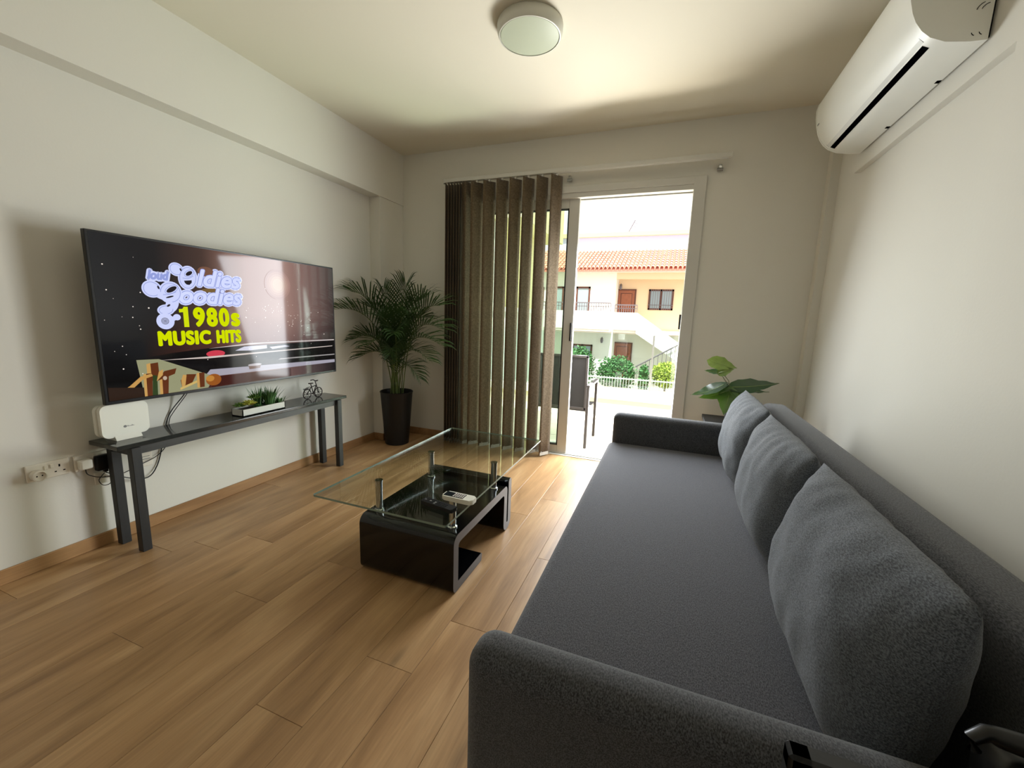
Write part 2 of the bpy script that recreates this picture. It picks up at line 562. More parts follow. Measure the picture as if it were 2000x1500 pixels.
# ------------------------------------------------------------------ vertical blind
vb = thing('vertical_blind', 'taupe fabric vertical blind drawn half open across the balcony door', 'blind', (-1.4, 3.52, 2.44))
MB().box(-2.045, .30, 3.50, 3.545, 2.437, 2.47, .004, 2).build('headrail', 'pvc', vb)
MB().box(-2.055, -2.043, 3.498, 3.547, 2.430, 2.472, .003, 1).build('end_cap', 'pvc', vb)
hanger_mb = lambda x: MB().box(x - .008, x + .008, 3.515, 3.53, 2.422, 2.438)
SW = .127
def slat_obj(x, th, name='slat', wob=0.):
    mb = MB()
    c, s_ = math.cos(th), math.sin(th)
    rows, colsn = 16, 4
    pts = []
    for i in range(rows + 1):
        z = .022 + (2.425 - .022) * i / rows
        for j in range(colsn + 1):
            u = (j / colsn - .5) * SW
            bow = .004 * math.cos(math.pi * u / SW) + wob * math.sin(2.4 * i / rows * math.pi)
            pts.append((x + u * c - bow * s_, 3.522 + u * s_ + bow * c, z))
    fs = [(i * 5 + j, i * 5 + j + 1, i * 5 + j + 6, i * 5 + j + 5) for i in range(rows) for j in range(colsn)]
    mb.faces(pts, fs)
    o = mb.build(name, 'slat', vb, smooth=60, origin=(x, 3.522, 0))
    md = o.modifiers.new('thick', 'SOLIDIFY')
    md.thickness = .0012
    w_ = MB().box(-.001, .001, -.05, .05, 0, .03)
    for v in w_.bm.verts:
        p = v.co.copy()
        v.co = Vector((x + p.y * c - p.x * s_, 3.522 + p.y * s_ + p.x * c, .012 + p.z))
    w_.build('bottom_weight', 'pvc', o)
    return o
for i, x in enumerate((-1.720, -1.600, -1.477, -1.355, -1.237, -1.115, -.990)):
    slat_obj(x, R(57 + rnd.uniform(-2.5, 2.5)), wob=rnd.uniform(-.002, .002))
    hanger_mb(x).build('hanger', 'pvc', vb)
for i in range(9):
    slat_obj(-2.022 + i * .0285, R((104, 103, 104, 102, 103, 102, 101, 88, 72)[i] + rnd.uniform(-1, 1)))
MB().tube([(x, 3.49 + .012 * math.sin(i * 1.3), .035 + .018 * abs(math.sin(i * 1.57))) for i, x in enumerate([-2.03 + .02 * k for k in range(53)])], .0022, 6).build('bead_chain', 'pvc', vb)
for x, z in ((-.90, 2.40), (.235, 2.385)):
    b = MB().box(x - .012, x + .012, YB - .03, YB, z - .012, z + .035, .003, 1)
    b.tube([(x - .02, YB - .022, z), (x + .02, YB - .022, z)], .014, 10)
    b.build('chain_cleat', 'chrome', vb)
MB().tube([(-2.06, 3.57, 2.43), (-2.062, 3.575, 1.4), (-2.06, 3.57, .55)], .003, 6).build('pull_cord', 'pvc', vb)

# ------------------------------------------------------------------ television
TX = -2.54
tv = thing('television', 'large flat black television showing a music title card, hung on the long wall', 'television', (TX, 1.89, .77))
TY0, TY1, TZ0, TZ1 = 1.137, 2.636, .764, 1.592
MB().box(TX - .028, TX, TY0, TY1, TZ0, TZ1, .003, 2).build('body', 'tv_black', tv)
MB().box(XL, TX - .028, 1.72, 2.06, 1.02, 1.36, .004, 1).build('wall_mount', 'black_plastic', tv)
MB().box(TX - .05, TX - .028, 1.45, 2.33, .80, 1.1, .006, 2).build('rear_housing', 'black_plastic', tv)
# screen picture: grey reflection painted in at the upper near end, fading into warm light
sm = bpy.data.materials.new('screen_picture')
sm.use_nodes = True
nt = sm.node_tree
b = nt.nodes['Principled BSDF']
b.inputs['Base Color'].default_value = (.004, .004, .004, 1)
b.inputs['Roughness'].default_value = .06
b.inputs['Specular IOR Level'].default_value = .25
tc = nt.nodes.new('ShaderNodeTexCoord')
sep = nt.nodes.new('ShaderNodeSeparateXYZ')
nt.links.new(tc.outputs['Object'], sep.inputs[0])
def ramp(stops, src, lo, hi):
    mr = nt.nodes.new('ShaderNodeMapRange')
    mr.inputs[1].default_value, mr.inputs[2].default_value = lo, hi
    nt.links.new(src, mr.inputs[0])
    r = nt.nodes.new('ShaderNodeValToRGB')
    e = r.color_ramp.elements
    while len(e) < len(stops):
        e.new(.5)
    for k, (p, c) in zip(e, stops):
        k.position = p
        k.color = (*lin(c), 1)
    nt.links.new(mr.outputs[0], r.inputs[0])
    return r.outputs[0]
top = ramp([(0, (30, 31, 34)), (.18, (32, 31, 33)), (.34, (72, 54, 48)), (.52, (150, 110, 96)), (.66, (172, 138, 126)), (.78, (134, 104, 98)), (1, (58, 48, 46))], sep.outputs['Y'], TY0 - 1.89, TY1 - 1.89)
bot = ramp([(0, (8, 6, 6)), (.12, (10, 8, 8)), (.25, (62, 32, 26)), (.42, (84, 44, 36)), (.6, (120, 84, 78)), (.8, (86, 70, 70)), (1, (22, 20, 22))], sep.outputs['Y'], TY0 - 1.89, TY1 - 1.89)
mrz = nt.nodes.new('ShaderNodeMapRange')
mrz.inputs[1].default_value, mrz.inputs[2].default_value = .2, .45
nt.links.new(sep.outputs['Z'], mrz.inputs[0])
mix = nt.nodes.new('ShaderNodeMix')
mix.data_type = 'RGBA'
nt.links.new(mrz.outputs[0], mix.inputs[0])
nt.links.new(bot, mix.inputs[6])
nt.links.new(top, mix.inputs[7])
nt.links.new(mix.outputs[2], b.inputs['Emission Color'])
b.inputs['Emission Strength'].default_value = .8
scr = MB().faces([(TX + .0004, TY0 + .012, TZ0 + .016), (TX + .0004, TY1 - .01, TZ0 + .016), (TX + .0004, TY1 - .01, TZ1 - .01), (TX + .0004, TY0 + .012, TZ1 - .01)], [(0, 1, 2, 3)]).build('screen', sm, tv)
E_ = {}
def em(col, s_=1.):
    k = (col, s_)
    if k not in E_:
        E_[k] = emit('screen_colour_%d_%d_%d' % col, col, s_)
    return E_[k]
layer = [TX + .0009]
def flat(poly, col, s_=1., name='picture_shape'):
    layer[0] += .00002
    o = MB()
    o.faces([(layer[0], p[0], p[1]) for p in poly], [list(range(len(poly)))])
    return o.build(name, em(col, s_), scr)
def ell(cy, cz, ry, rz, n=28, rot=0.):
    out = []
    for i in range(n):
        a = 2 * math.pi * i / n
        u, v = ry * math.cos(a), rz * math.sin(a)
        out.append((cy + u * math.cos(rot) - v * math.sin(rot), cz + u * math.sin(rot) + v * math.cos(rot)))
    return out
# record player and instrument heads at the foot of the picture
flat([(1.30, .98), (1.45, 1.0), (1.64, 1.015), (2.62, 1.02), (2.62, .845), (1.62, .855)], (14, 10, 11), .8)
flat(ell(1.66, .958, .32, .046), (10, 7, 9), .8)
flat(ell(1.68, .98, .055, .020), (206, 60, 78), .8)
flat([(1.60, .845), (2.62, .845), (2.62, .868), (1.64, .888)], (176, 172, 186), .7)
flat([(1.28, .975), (1.38, .972), (1.66, .845), (1.62, .782), (1.30, .782)], (150, 150, 116), .8)
flat([(1.38, .965), (1.64, .955), (2.60, .975), (2.60, .980), (1.64, .966)], (210, 196, 190), .8)
flat([(1.64, 1.012), (2.0, 1.026), (2.62, 1.022), (2.62, 1.030), (1.9, 1.033)], (206, 196, 194), .8)
flat([(1.80, .99), (1.86, 1.012), (2.02, 1.014), (2.02, .992), (1.9, .985)], (206, 206, 226), .75)
flat([(2.04, 1.0), (2.16, 1.006), (2.2, .996), (2.06, .984)], (200, 198, 214), .75)
flat([(1.88, .888), (1.97, .89), (1.96, .865), (1.885, .863)], (120, 92, 84), .7)
flat(ell(1.925, .89, .048, .008), (196, 190, 196), .7)
flat([(2.10, .908), (2.62, .905), (2.62, .912), (2.12, .916)], (178, 172, 172), .7)
flat([(1.64, .781), (2.2, .781), (2.2, .838), (1.66, .842)], (70, 22, 18), .6)
def brass(p, c1=(96, 48, 22), c2=(206, 160, 90)):
    flat(p, c1, .8)
    q = [(p[0][0] + (a - p[0][0]) * .35, b_) for a, b_ in p[:]]
    flat(q, c2, .75)
brass([(1.32, .86), (1.375, .86), (1.375, .955), (1.325, .95)])
brass([(1.30, .782), (1.335, .782), (1.345, .90), (1.31, .90)])
flat([(1.335, .782), (1.36, .782), (1.365, .885), (1.345, .89)], (52, 70, 34), .7)
brass([(1.37, .782), (1.41, .782), (1.42, .885), (1.385, .89)])
brass([(1.36, .855), (1.45, .885), (1.46, .915), (1.40, .905)])
flat(ell(1.40, .867, .010, .011), (190, 170, 150), .8)
flat([(1.20, .815), (1.25, .828), (1.30, .872), (1.345, .885), (1.34, .898), (1.29, .888), (1.24, .845), (1.20, .822)], (196, 150, 82), .8)
brass([(1.48, .80), (1.53, .815), (1.56, .87), (1.51, .875), (1.475, .845)])
flat([(1.47, .79), (1.56, .82), (1.565, .835), (1.47, .803)], (206, 176, 106), .8)
brass([(1.56, .79), (1.60, .79), (1.605, .875), (1.565, .875)])
flat(ell(1.655, .825, .045, .035), (150, 84, 30), .8)
flat(ell(1.635, .835, .024, .018), (204, 140, 60), .7)
flat([(1.152, .782), (1.30, .782), (1.30, .83), (1.152, .85)], (44, 28, 18), .8)
flat(ell(1.66, 1.455, .045, .028), (126, 88, 70), .7)
flat(ell(1.70, 1.350, .07, .012), (128, 100, 56), .7)
for r_, c in ((.10, (168, 132, 122)), (.085, (178, 142, 130)), (.07, (186, 152, 138)), (.055, (194, 164, 146)), (.04, (200, 174, 152))):
    flat(ell(2.13, 1.42, r_, r_), c, .8)
st = MB()
for i in range(110):
    if i < 34:
        y, z = rnd.uniform(1.16, 1.7), rnd.uniform(.9, 1.5)
    else:
        y, z = rnd.gauss(2.08, .16), rnd.gauss(1.2, .11)
    if not (TY0 + .03 < y < TY1 - .03 and .86 < z < 1.55) or (1.36 < y < 1.88 and 1.03 < z < 1.49):
        continue
    r_ = rnd.uniform(.0015, .0042)
    st.faces([(TX + .0013, a, b_) for a, b_ in ell(y, z, r_, r_, 6)], [list(range(6))])
o = st.build('sparkle_dots', em((236, 224, 214), .9), scr)
o['kind'] = 'stuff'
# title lettering
def text(body, y, z, h, width, col, s_=1., bold=0., shear=0., name='lettering', dx=.0014, spacing=1.0, rot=0., fat=0.):
    cu = bpy.data.curves.new('t', 'FONT')
    cu.body = body
    cu.size = 1
    cu.offset = bold
    cu.shear = shear
    cu.space_character = spacing
    cu.fill_mode = 'FRONT'
    to = bpy.data.objects.new('t', cu)
    C.objects.link(to)
    dg = bpy.context.evaluated_depsgraph_get()
    me = bpy.data.meshes.new_from_object(to.evaluated_get(dg))
    bpy.data.objects.remove(to)
    xs_ = [v.co.x for v in me.vertices]
    ys_ = [v.co.y for v in me.vertices]
    sx = width / (max(xs_) - min(xs_))
    sy = h / (max(ys_) - min(ys_))
    mx, my = min(xs_), min(ys_)
    off = world_loc(scr)
    for v in me.vertices:
        u, t = (v.co.x - mx) * sx, (v.co.y - my) * sy
        v.co = Vector((TX + dx, y + u * math.cos(rot) - t * math.sin(rot), z + t * math.cos(rot) + u * math.sin(rot))) - off
    if fat:
        bm = bmesh.new()
        for k in range(13):
            a_ = 2 * math.pi * k / 12
            r_ = fat if k < 12 else 0
            n0 = len(bm.verts)
            bm.from_mesh(me)
            bm.verts.ensure_lookup_table()
            for v in bm.verts[n0:]:
                v.co.y += r_ * math.cos(a_)
                v.co.z += r_ * math.sin(a_)
        bm.to_mesh(me)
        bm.free()
    me.materials.append(em(col, s_))
    me.name = name
    o = bpy.data.objects.new(name, me)
    C.objects.link(o)
    o.parent = scr
    return o
DK = (40, 34, 40)
HALO, FACE = (150, 162, 222), (204, 211, 250)
def ribbon(path, wd, col, s_=.85, name='lettering'):
    """flat brush stroke along a smoothed path; wd is one width or a list"""
    P = [Vector((p[0], p[1])) for p in path]
    W = wd if isinstance(wd, (list, tuple)) else [wd] * len(P)
    pts, ws = [], []
    for i in range(len(P) - 1):
        p0, p1, p2, p3 = P[max(i - 1, 0)], P[i], P[i + 1], P[min(i + 2, len(P) - 1)]
        for k in range(6):
            t = k / 6
            pts.append(.5 * ((2 * p1) + (p2 - p0) * t + (2 * p0 - 5 * p1 + 4 * p2 - p3) * t * t + (3 * p1 - p0 - 3 * p2 + p3) * t ** 3))
            ws.append(W[i] * (1 - t) + W[i + 1] * t)
    pts.append(P[-1]); ws.append(W[-1])
    layer[0] += .00002
    L = layer[0]
    mb = MB()
    n = len(pts)
    v, f = [], []
    for i in range(n):
        d = (pts[min(i + 1, n - 1)] - pts[max(i - 1, 0)]).normalized()
        q = Vector((-d.y, d.x)) * ws[i] / 2
        v += [(L, *(pts[i] + q)), (L, *(pts[i] - q))]
        if i:
            f.append((2 * i - 2, 2 * i - 1, 2 * i + 1, 2 * i))
    mb.faces(v, f)
    for c, r_ in ((pts[0], ws[0]), (pts[-1], ws[-1])):
        mb.faces([(L, a_, b_) for a_, b_ in ell(c.x, c.y, r_ / 2, r_ / 2, 12)], [list(range(12))])
    return mb.build(name, em(col, s_), scr)
def stroke(path, wd):
    W = wd if isinstance(wd, (list, tuple)) else [wd] * len(path)
    ribbon(path, [q + .016 for q in W], FACE, .85)
    ribbon(path, [q + .005 for q in W], HALO, .8)
    ribbon(path, W, FACE, .9)
O_ = [(1.528, 1.446), (1.520, 1.462), (1.498, 1.468), (1.484, 1.452), (1.490, 1.430), (1.512, 1.414), (1.545, 1.408), (1.580, 1.420), (1.594, 1.442), (1.582, 1.464), (1.556, 1.464), (1.534, 1.440), (1.526, 1.404), (1.534, 1.370), (1.556, 1.358), (1.580, 1.370), (1.592, 1.400), (1.594, 1.430)]
G_ = [(1.418, 1.338), (1.408, 1.360), (1.384, 1.368), (1.362, 1.352), (1.360, 1.328), (1.380, 1.308), (1.414, 1.300), (1.452, 1.312), (1.490, 1.336), (1.504, 1.358), (1.492, 1.374), (1.464, 1.366), (1.442, 1.334), (1.438, 1.300), (1.458, 1.286), (1.482, 1.300), (1.496, 1.318), (1.486, 1.270), (1.470, 1.232), (1.448, 1.216), (1.424, 1.222), (1.422, 1.244), (1.444, 1.258), (1.472, 1.262)]
def ring_line(cy, cz, ry, rz, rot=0., a0=0, a1=360, wd=.0028, col=HALO):
    p = []
    for i in range(25):
        t = R(a0 + (a1 - a0) * i / 24)
        u, v = ry * math.cos(t), rz * math.sin(t)
        p.append((cy + u * math.cos(rot) - v * math.sin(rot), cz + u * math.sin(rot) + v * math.cos(rot)))
    ribbon(p, wd, col, .8)
# big swash G
flat(ell(1.382, 1.338, .046, .044, rot=-.4), FACE, .85)
flat(ell(1.422, 1.312, .052, .024, rot=-.45), FACE, .85)
flat(ell(1.468, 1.325, .056, .060, rot=-.4), FACE, .85)
flat(ell(1.470, 1.262, .030, .048, rot=-.45), FACE, .85)
flat(ell(1.438, 1.232, .042, .029, rot=.15), FACE, .85)
ring_line(1.382, 1.338, .037, .035, -.4, 20, 330)
ring_line(1.468, 1.325, .047, .050, -.4, -60, 200)
ring_line(1.438, 1.232, .033, .021, .15, 60, 360)
flat(ell(1.474, 1.342, .029, .012, rot=.55), DK, .6)
ring_line(1.474, 1.342, .036, .018, .55)
flat(ell(1.462, 1.302, .020, .0042, rot=.3), DK, .6)
ribbon([(1.432, 1.312), (1.462, 1.316), (1.494, 1.330)], .003, HALO, .8)
flat(ell(1.452, 1.256, .010, .005, rot=.6), DK, .6)
flat(ell(1.412, 1.348, .0045, .009, rot=.3), DK, .6)
# big swash O
flat(ell(1.506, 1.451, .038, .036, rot=-.4), FACE, .85)
flat(ell(1.528, 1.424, .036, .02, rot=-.9), FACE, .85)
flat(ell(1.561, 1.411, .050, .067, rot=-.2), FACE, .85)
ring_line(1.506, 1.451, .030, .028, -.4, 20, 330)
ring_line(1.561, 1.411, .041, .057, -.2)
flat(ell(1.569, 1.436, .020, .010, rot=.6), DK, .6)
ring_line(1.569, 1.436, .027, .016, .6)
ribbon([(1.535, 1.408), (1.562, 1.408), (1.590, 1.424)], .003, HALO, .8)
flat([(1.540, 1.394), (1.580, 1.400), (1.579, 1.386), (1.566, 1.373), (1.552, 1.374), (1.543, 1.383)], DK, .6)
flat(ell(1.528, 1.452, .0045, .008, rot=.3), DK, .6)
flat(ell(1.430, 1.172, .043, .043), FACE, .85)
flat(ell(1.470, 1.186, .02, .012, rot=.5), FACE, .85)
flat(ell(1.487, 1.194, .019, .017), FACE, .85)
for r_, c in ((.018, DK), (.0155, FACE), (.012, DK), (.0095, FACE), (.006, DK), (.003, FACE)):
    flat(ell(1.428, 1.173, r_, r_), c, .8)
text('loud', 1.370, 1.390, .042, .096, FACE, .85, 0, .25, dx=.0014, fat=.012)
text('loud', 1.370, 1.390, .042, .096, HALO, .8, 0, .25, dx=.0016, fat=.0035)
text('ldies', 1.612, 1.374, .088, .250, FACE, .85, 0, .28, dx=.0014, fat=.0145)
text('ldies', 1.612, 1.374, .088, .250, HALO, .8, 0, .28, dx=.0016, fat=.0075)
text('ldies', 1.612, 1.374, .088, .250, FACE, .9, 0, .28, dx=.0018, fat=.004)
text('oodies', 1.512, 1.274, .088, .350, FACE, .85, 0, .28, dx=.0014, fat=.0145)
text('oodies', 1.512, 1.274, .088, .350, HALO, .8, 0, .28, dx=.0016, fat=.0075)
text('oodies', 1.512, 1.274, .088, .350, FACE, .9, 0, .28, dx=.0018, fat=.004)
YEL = (206, 220, 0)
flat([(1.520, 1.140), (1.546, 1.140), (1.546, 1.252), (1.526, 1.252), (1.518, 1.240), (1.500, 1.238), (1.500, 1.220), (1.520, 1.222)], YEL, .85)
text('9', 1.578, 1.147, .098, .050, YEL, .85, dx=.0018, fat=.007)
text('8', 1.650, 1.147, .098, .050, YEL, .85, dx=.0018, fat=.007)
text('0', 1.721, 1.147, .098, .050, YEL, .85, dx=.0018, fat=.007)
text('s', 1.794, 1.147, .070, .044, YEL, .85, dx=.0018, fat=.007)
text('MUSIC', 1.392, 1.045, .070, .262, YEL, .85, dx=.0018, spacing=1.12, fat=.006)
text('HITS', 1.697, 1.045, .070, .142, YEL, .85, dx=.0018, spacing=1.12, fat=.006)

# ------------------------------------------------------------------ console table
ct = thing('console_table', 'long low charcoal console table standing under the television', 'table', (-2.56, 1.87, 0))
MB().box(-2.676, -2.438, 1.112, 2.632, .553, .575, .003, 2).build('tabletop', 'table_top', ct)
ap = MB().box(-2.468, -2.45, 1.17, 2.56, .512, .553).box(-2.645, -2.627, 1.17, 2.56, .512, .553).box(-2.645, -2.45, 1.17, 1.188, .512, .553).box(-2.645, -2.45, 2.542, 2.56, .512, .553)
ap.build('apron', 'table_apron', ct)
for x in (-2.468, -2.645):
    for y in (1.162, 2.522):
        MB().box(x, x + .040, y, y + .042, 0, .553, .002, 1).build('leg', 'table_leg', ct)

# ------------------------------------------------------------------ router
rt = thing('router', 'white plastic home router standing upright at the near end of the console table', 'router', (-2.60, 1.22, .575))
poly = rrect(1.118, 1.318, .592, .760, .03, 6)
MB().prism([(y, z) for y, z in poly], 'x', -2.585, -2.56).build('front_cover', 'white_plastic', rt, smooth=40)
poly = rrect(1.112, 1.312, .594, .758, .03, 6)
MB().prism(poly, 'x', -2.61, -2.587).build('rear_shell', 'white_plastic', rt, smooth=40)
MB().prism([(-2.655, .5755), (-2.545, .5755), (-2.560, .60), (-2.61, .60)], 'y', 1.165, 1.275).build('stand', 'white_plastic', rt)
lg = MB().faces([(-2.5596, a, b_) for a, b_ in ell(1.212, .640, .0075, .0065, 14)], [list(range(14))])
for i in range(5):
    lg.box(-2.5599, -2.5595, 1.222 + i * .006, 1.2255 + i * .006, .637, .6405 + (.003 if i in (0, 3) else 0))
lg.build('logo_print', 'grey_print', rt)

# ------------------------------------------------------------------ planter with succulents
pl = thing('planter', 'narrow white-grey trough of artificial succulents on the console table', 'planter', (-2.515, 1.93, .575))
t_ = MB()
x0, x1, y0, y1, z0, z1 = -2.572, -2.472, 1.770, 2.080, .5755, .620
t_.box(x0, x1, y0, y1, z0, z0 + .006)
for a in ((x0, x0 + .005, y0, y1), (x1 - .005, x1, y0, y1), (x0, x1, y0, y0 + .005), (x0, x1, y1 - .005, y1)):
    t_.box(*a, z0, z1)
t_.build('trough', 'trough', pl)
MB().box(x0 + .005, x1 - .005, y0 + .005, y1 - .005, z0 + .006, z1 - .008).build('soil', 'soil', pl)
def rosette(c, r, n, m, name, tilt=.6):
    mb = MB()
    for ring in range(3):
        for i in range(n):
            a = 2 * math.pi * (i + ring * .5) / n
            el = .25 + ring * .42
            L = r * (1 - ring * .2)
            d = Vector((math.cos(a) * math.cos(el), math.sin(a) * math.cos(el), math.sin(el)))
            s_ = Vector((-math.sin(a), math.cos(a), 0))
            up = s_.cross(d) * -1
            w_ = L * .22
            p0 = Vector(c)
            pts = [p0, p0 + d * L * .55 + s_ * w_, p0 + d * L, p0 + d * L * .55 - s_ * w_, p0 + d * L * .5 + up * w_ * .5, p0 + d * L * .45 - up * w_ * .6]
            mb.faces(pts, [(0, 1, 4), (1, 2, 4), (2, 3, 4), (3, 0, 4), (0, 5, 1), (1, 5, 2), (2, 5, 3), (3, 5, 0)])
    return mb.build(name, m, pl)
rosette((-2.510, 1.842, .640), .056, 9, 'succ_y', 'succulent')
rosette((-2.53, 1.797, .634), .048, 8, 'succ_g', 'succulent')
rosette((-2.540, 1.905, .668), .052, 9, 'succ_g', 'succulent')
rosette((-2.50, 1.895, .618), .03, 7, 'grass', 'succulent')
def tuft(c, n, h, spread, name):
    mb = MB()
    for i in range(n):
        a = rnd.uniform(0, 2 * math.pi)
        rr = rnd.uniform(0, .03)
        p = Vector(c) + Vector((math.cos(a) * rr, math.sin(a) * rr * 1.5, 0))
        lean = Vector((math.cos(a), math.sin(a) * 1.3, 0)) * rnd.uniform(.1, spread)
        L = h * rnd.uniform(.65, 1.05)
        s_ = Vector((-math.sin(a), math.cos(a), 0)) * .004
        mid = p + lean * L * .5 + Vector((0, 0, L * .55))
        tip = p + lean * L * 1.15 + Vector((0, 0, L))
        mb.faces([p - s_, p + s_, mid + s_ * .9, mid - s_ * .9, tip], [(0, 1, 2, 3), (3, 2, 4)])
    return mb.build(name, 'grass', pl)
tuft((-2.525, 2.0, .615), 110, .115, .6, 'grass_tuft')
tuft((-2.54, 1.935, .615), 50, .125, .5, 'grass_tuft')
tuft((-2.52, 2.06, .61), 26, .05, .9, 'grass_tuft')

# ------------------------------------------------------------------ bicycle ornament
bk = thing('bicycle_ornament', 'tiny dark wire bicycle ornament at the far end of the console table', 'ornament', (-2.575, 2.42, .575))
BX = -2.575
def wheel(cy, cz, r):
    mb = MB()
    mb.tube([(BX, cy + r * math.cos(2 * math.pi * i / 24), cz + r * math.sin(2 * math.pi * i / 24)) for i in range(24)], .0036, 6, closed=True)
    for i in range(8):
        a = 2 * math.pi * i / 8
        mb.tube([(BX, cy, cz), (BX, cy + r * math.cos(a), cz + r * math.sin(a))], .0015, 4)
    mb.tube([(BX - .008, cy, cz), (BX + .008, cy, cz)], .004, 8)
    return mb.build('wheel', 'iron', bk)
wheel(2.365, .615, .037)
wheel(2.475, .615, .037)
fr = MB()
for a, b_ in (((2.365, .615), (2.405, .665)), ((2.365, .615), (2.425, .612)), ((2.425, .612), (2.402, .69)), ((2.425, .612), (2.452, .668)), ((2.405, .665), (2.452, .672)), ((2.475, .615), (2.447, .705))):
    fr.tube([(BX, *a), (BX, *b_)], .0034, 6)
fr.tube([(BX, 2.33 + .01, .61), (BX, 2.345, .652), (BX, 2.375, .66), (BX, 2.40, .645)], .002, 6)
fr.tube([(BX + .01, 2.425, .60), (BX + .03, 2.43, .576)], .002, 6)
fr.build('frame', 'iron', bk)
MB().box(BX - .009, BX + .009, 2.385, 2.422, .69, .698, .003, 2).build('saddle', 'iron', bk)
MB().tube([(BX - .03, 2.43, .712), (BX - .024, 2.45, .715), (BX, 2.449, .708), (BX + .024, 2.45, .715), (BX + .03, 2.43, .712)], .004, 6).build('handlebar', 'iron', bk)
MB().tube([(BX, 2.335, .645), (BX, 2.36, .664), (BX, 2.395, .668)], .0026, 6).box(BX - .008, BX + .008, 2.335, 2.37, .655, .659).build('luggage_rack', 'iron', bk)
MB().tube([(BX - .005, 2.425, .612), (BX + .006, 2.425, .612)], .009, 10).build('pedal_gear', 'iron', bk)

# ------------------------------------------------------------------ sockets, plugs and cables on the left wall
def socket(y0, y1, z0, z1, label, name='wall_socket'):
    t = thing(name, label, 'socket', (XL, (y0 + y1) / 2, z0))
    MB().box(XL + .0005, XL + .010, y0, y1, z0, z1, .004, 2).build('faceplate', 'socket', t)
    return t
s1 = socket(.886, 1.034, .432, .512, 'white double wall socket with a round adaptor in its near half')
for y in (.985, ):
    h = MB()
    h.box(XL + .0102, XL + .0106, y + .010, y + .016, .478, .490)
    h.box(XL + .0102, XL + .0106, y - .006, y + .002, .455, .460)
    h.box(XL + .0102, XL + .0106, y + .024, y + .032, .455, .460)
    h.build('pin_hole', 'dark_slot', s1)
for y in (.945, .965):
    MB().box(XL + .010, XL + .014, y, y + .013, .478, .498, .002, 1).build('switch', 'socket', s1)
ad = thing('round_adaptor', 'round white travel adaptor plugged into the double wall socket', 'adaptor', (XL, .918, .46))
MB().lathe([(.0, .0102), (.024, .0102), (.026, .02), (.025, .045), (.020, .047), (.0195, .040), (.0, .040)], (XL, .918, .463), 28, 'x').build('body', 'socket', ad, smooth=40)
MB().tube([(XL + .0398, .909, .463), (XL + .0408, .909, .463)], .003, 8).tube([(XL + .0398, .927, .463), (XL + .0408, .927, .463)], .003, 8).build('pin_hole', 'dark_slot', ad)
s2 = socket(1.050, 1.198, .428, .508, 'white double wall socket crowded with plugs behind the console leg')
for y in (1.12, 1.135):
    MB().box(XL + .010, XL + .014, y, y + .011, .475, .494, .002, 1).build('switch', 'socket', s2)
p1 = thing('plug', 'white square mains plug in the socket beside the console table', 'plug', (XL, 1.08, .44))
MB().box(XL + .0105, XL + .05, 1.058, 1.105, .440, .488, .008, 3).build('body', 'white_plastic', p1, smooth=40)
p2 = thing('power_adapter', 'black boxy power adapter plugged in behind the console table', 'adapter', (XL, 1.16, .42))
MB().box(XL + .0105, XL + .044, 1.120, 1.190, .412, .490, .008, 3).build('body', 'black_plastic', p2, smooth=40)
MB().box(XL + .016, XL + .034, 1.15, 1.168, .398, .4125, .003, 1).build('cable_boot', 'black_plastic', p2)
s3 = socket(1.30, 1.376, .362, .442, 'small white data outlet plate on the wall under the console table', 'data_outlet')
MB().box(XL + .010, XL + .012, 1.315, 1.362, .418, .421).box(XL + .010, XL + .012, 1.315, 1.362, .404, .407).build('slot', 'grey_print', s3)
s4 = socket(1.118, 1.20, .335, .40, 'white blank cover plate low on the wall behind the console leg', 'cover_plate')
MB().tube([(XL + .010, 1.159, .3675), (XL + .0112, 1.159, .3675)], .004, 8).build('screw', 'grey_print', s4)
def cable(pts, label, r=.003):
    # smooth the path
    P = [Vector(p) for p in pts]
    out = []
    for i in range(len(P) - 1):
        p0, p1, p2, p3 = P[max(i - 1, 0)], P[i], P[i + 1], P[min(i + 2, len(P) - 1)]
        for k in range(8):
            t = k / 8
            out.append(.5 * ((2 * p1) + (p2 - p0) * t + (2 * p0 - 5 * p1 + 4 * p2 - p3) * t * t + (3 * p1 - p0 - 3 * p2 + p3) * t ** 3))
    out.append(P[-1])
    return tag(MB().tube(out, r, 6).build('cable', 'cable', None, smooth=60, origin=pts[-1]), label, 'cable')
cable([(-2.615, 1.575, .83), (-2.645, 1.55, .745), (-2.679, 1.50, .66), (-2.683, 1.467, .598), (-2.682, 1.44, .50), (-2.683, 1.40, .36), (-2.672, 1.34, .30), (-2.665, 1.25, .33), (-2.666, 1.159, .394)], 'black cable hanging from the television down to the black power adapter')
cable([(-2.605, 1.60, .84), (-2.64, 1.565, .75), (-2.676, 1.50, .64), (-2.684, 1.478, .59), (-2.684, 1.46, .47), (-2.676, 1.40, .41), (-2.662, 1.30, .385), (-2.660, 1.215, .365), (-2.662, 1.14, .375), (-2.664, 1.09, .405), (-2.664, 1.082, .437)], 'thinner black cable from the television to the white plug', .0022)
cable([(-2.660, 1.152, .396), (-2.658, 1.125, .365), (-2.658, 1.14, .332), (-2.658, 1.170, .335), (-2.660, 1.178, .38), (-2.655, 1.215, .42), (-2.66, 1.225, .50), (-2.683, 1.23, .57), (-2.66, 1.235, .60), (-2.612, 1.24, .612)], 'looped thin black cable from the black adapter to the router', .002)

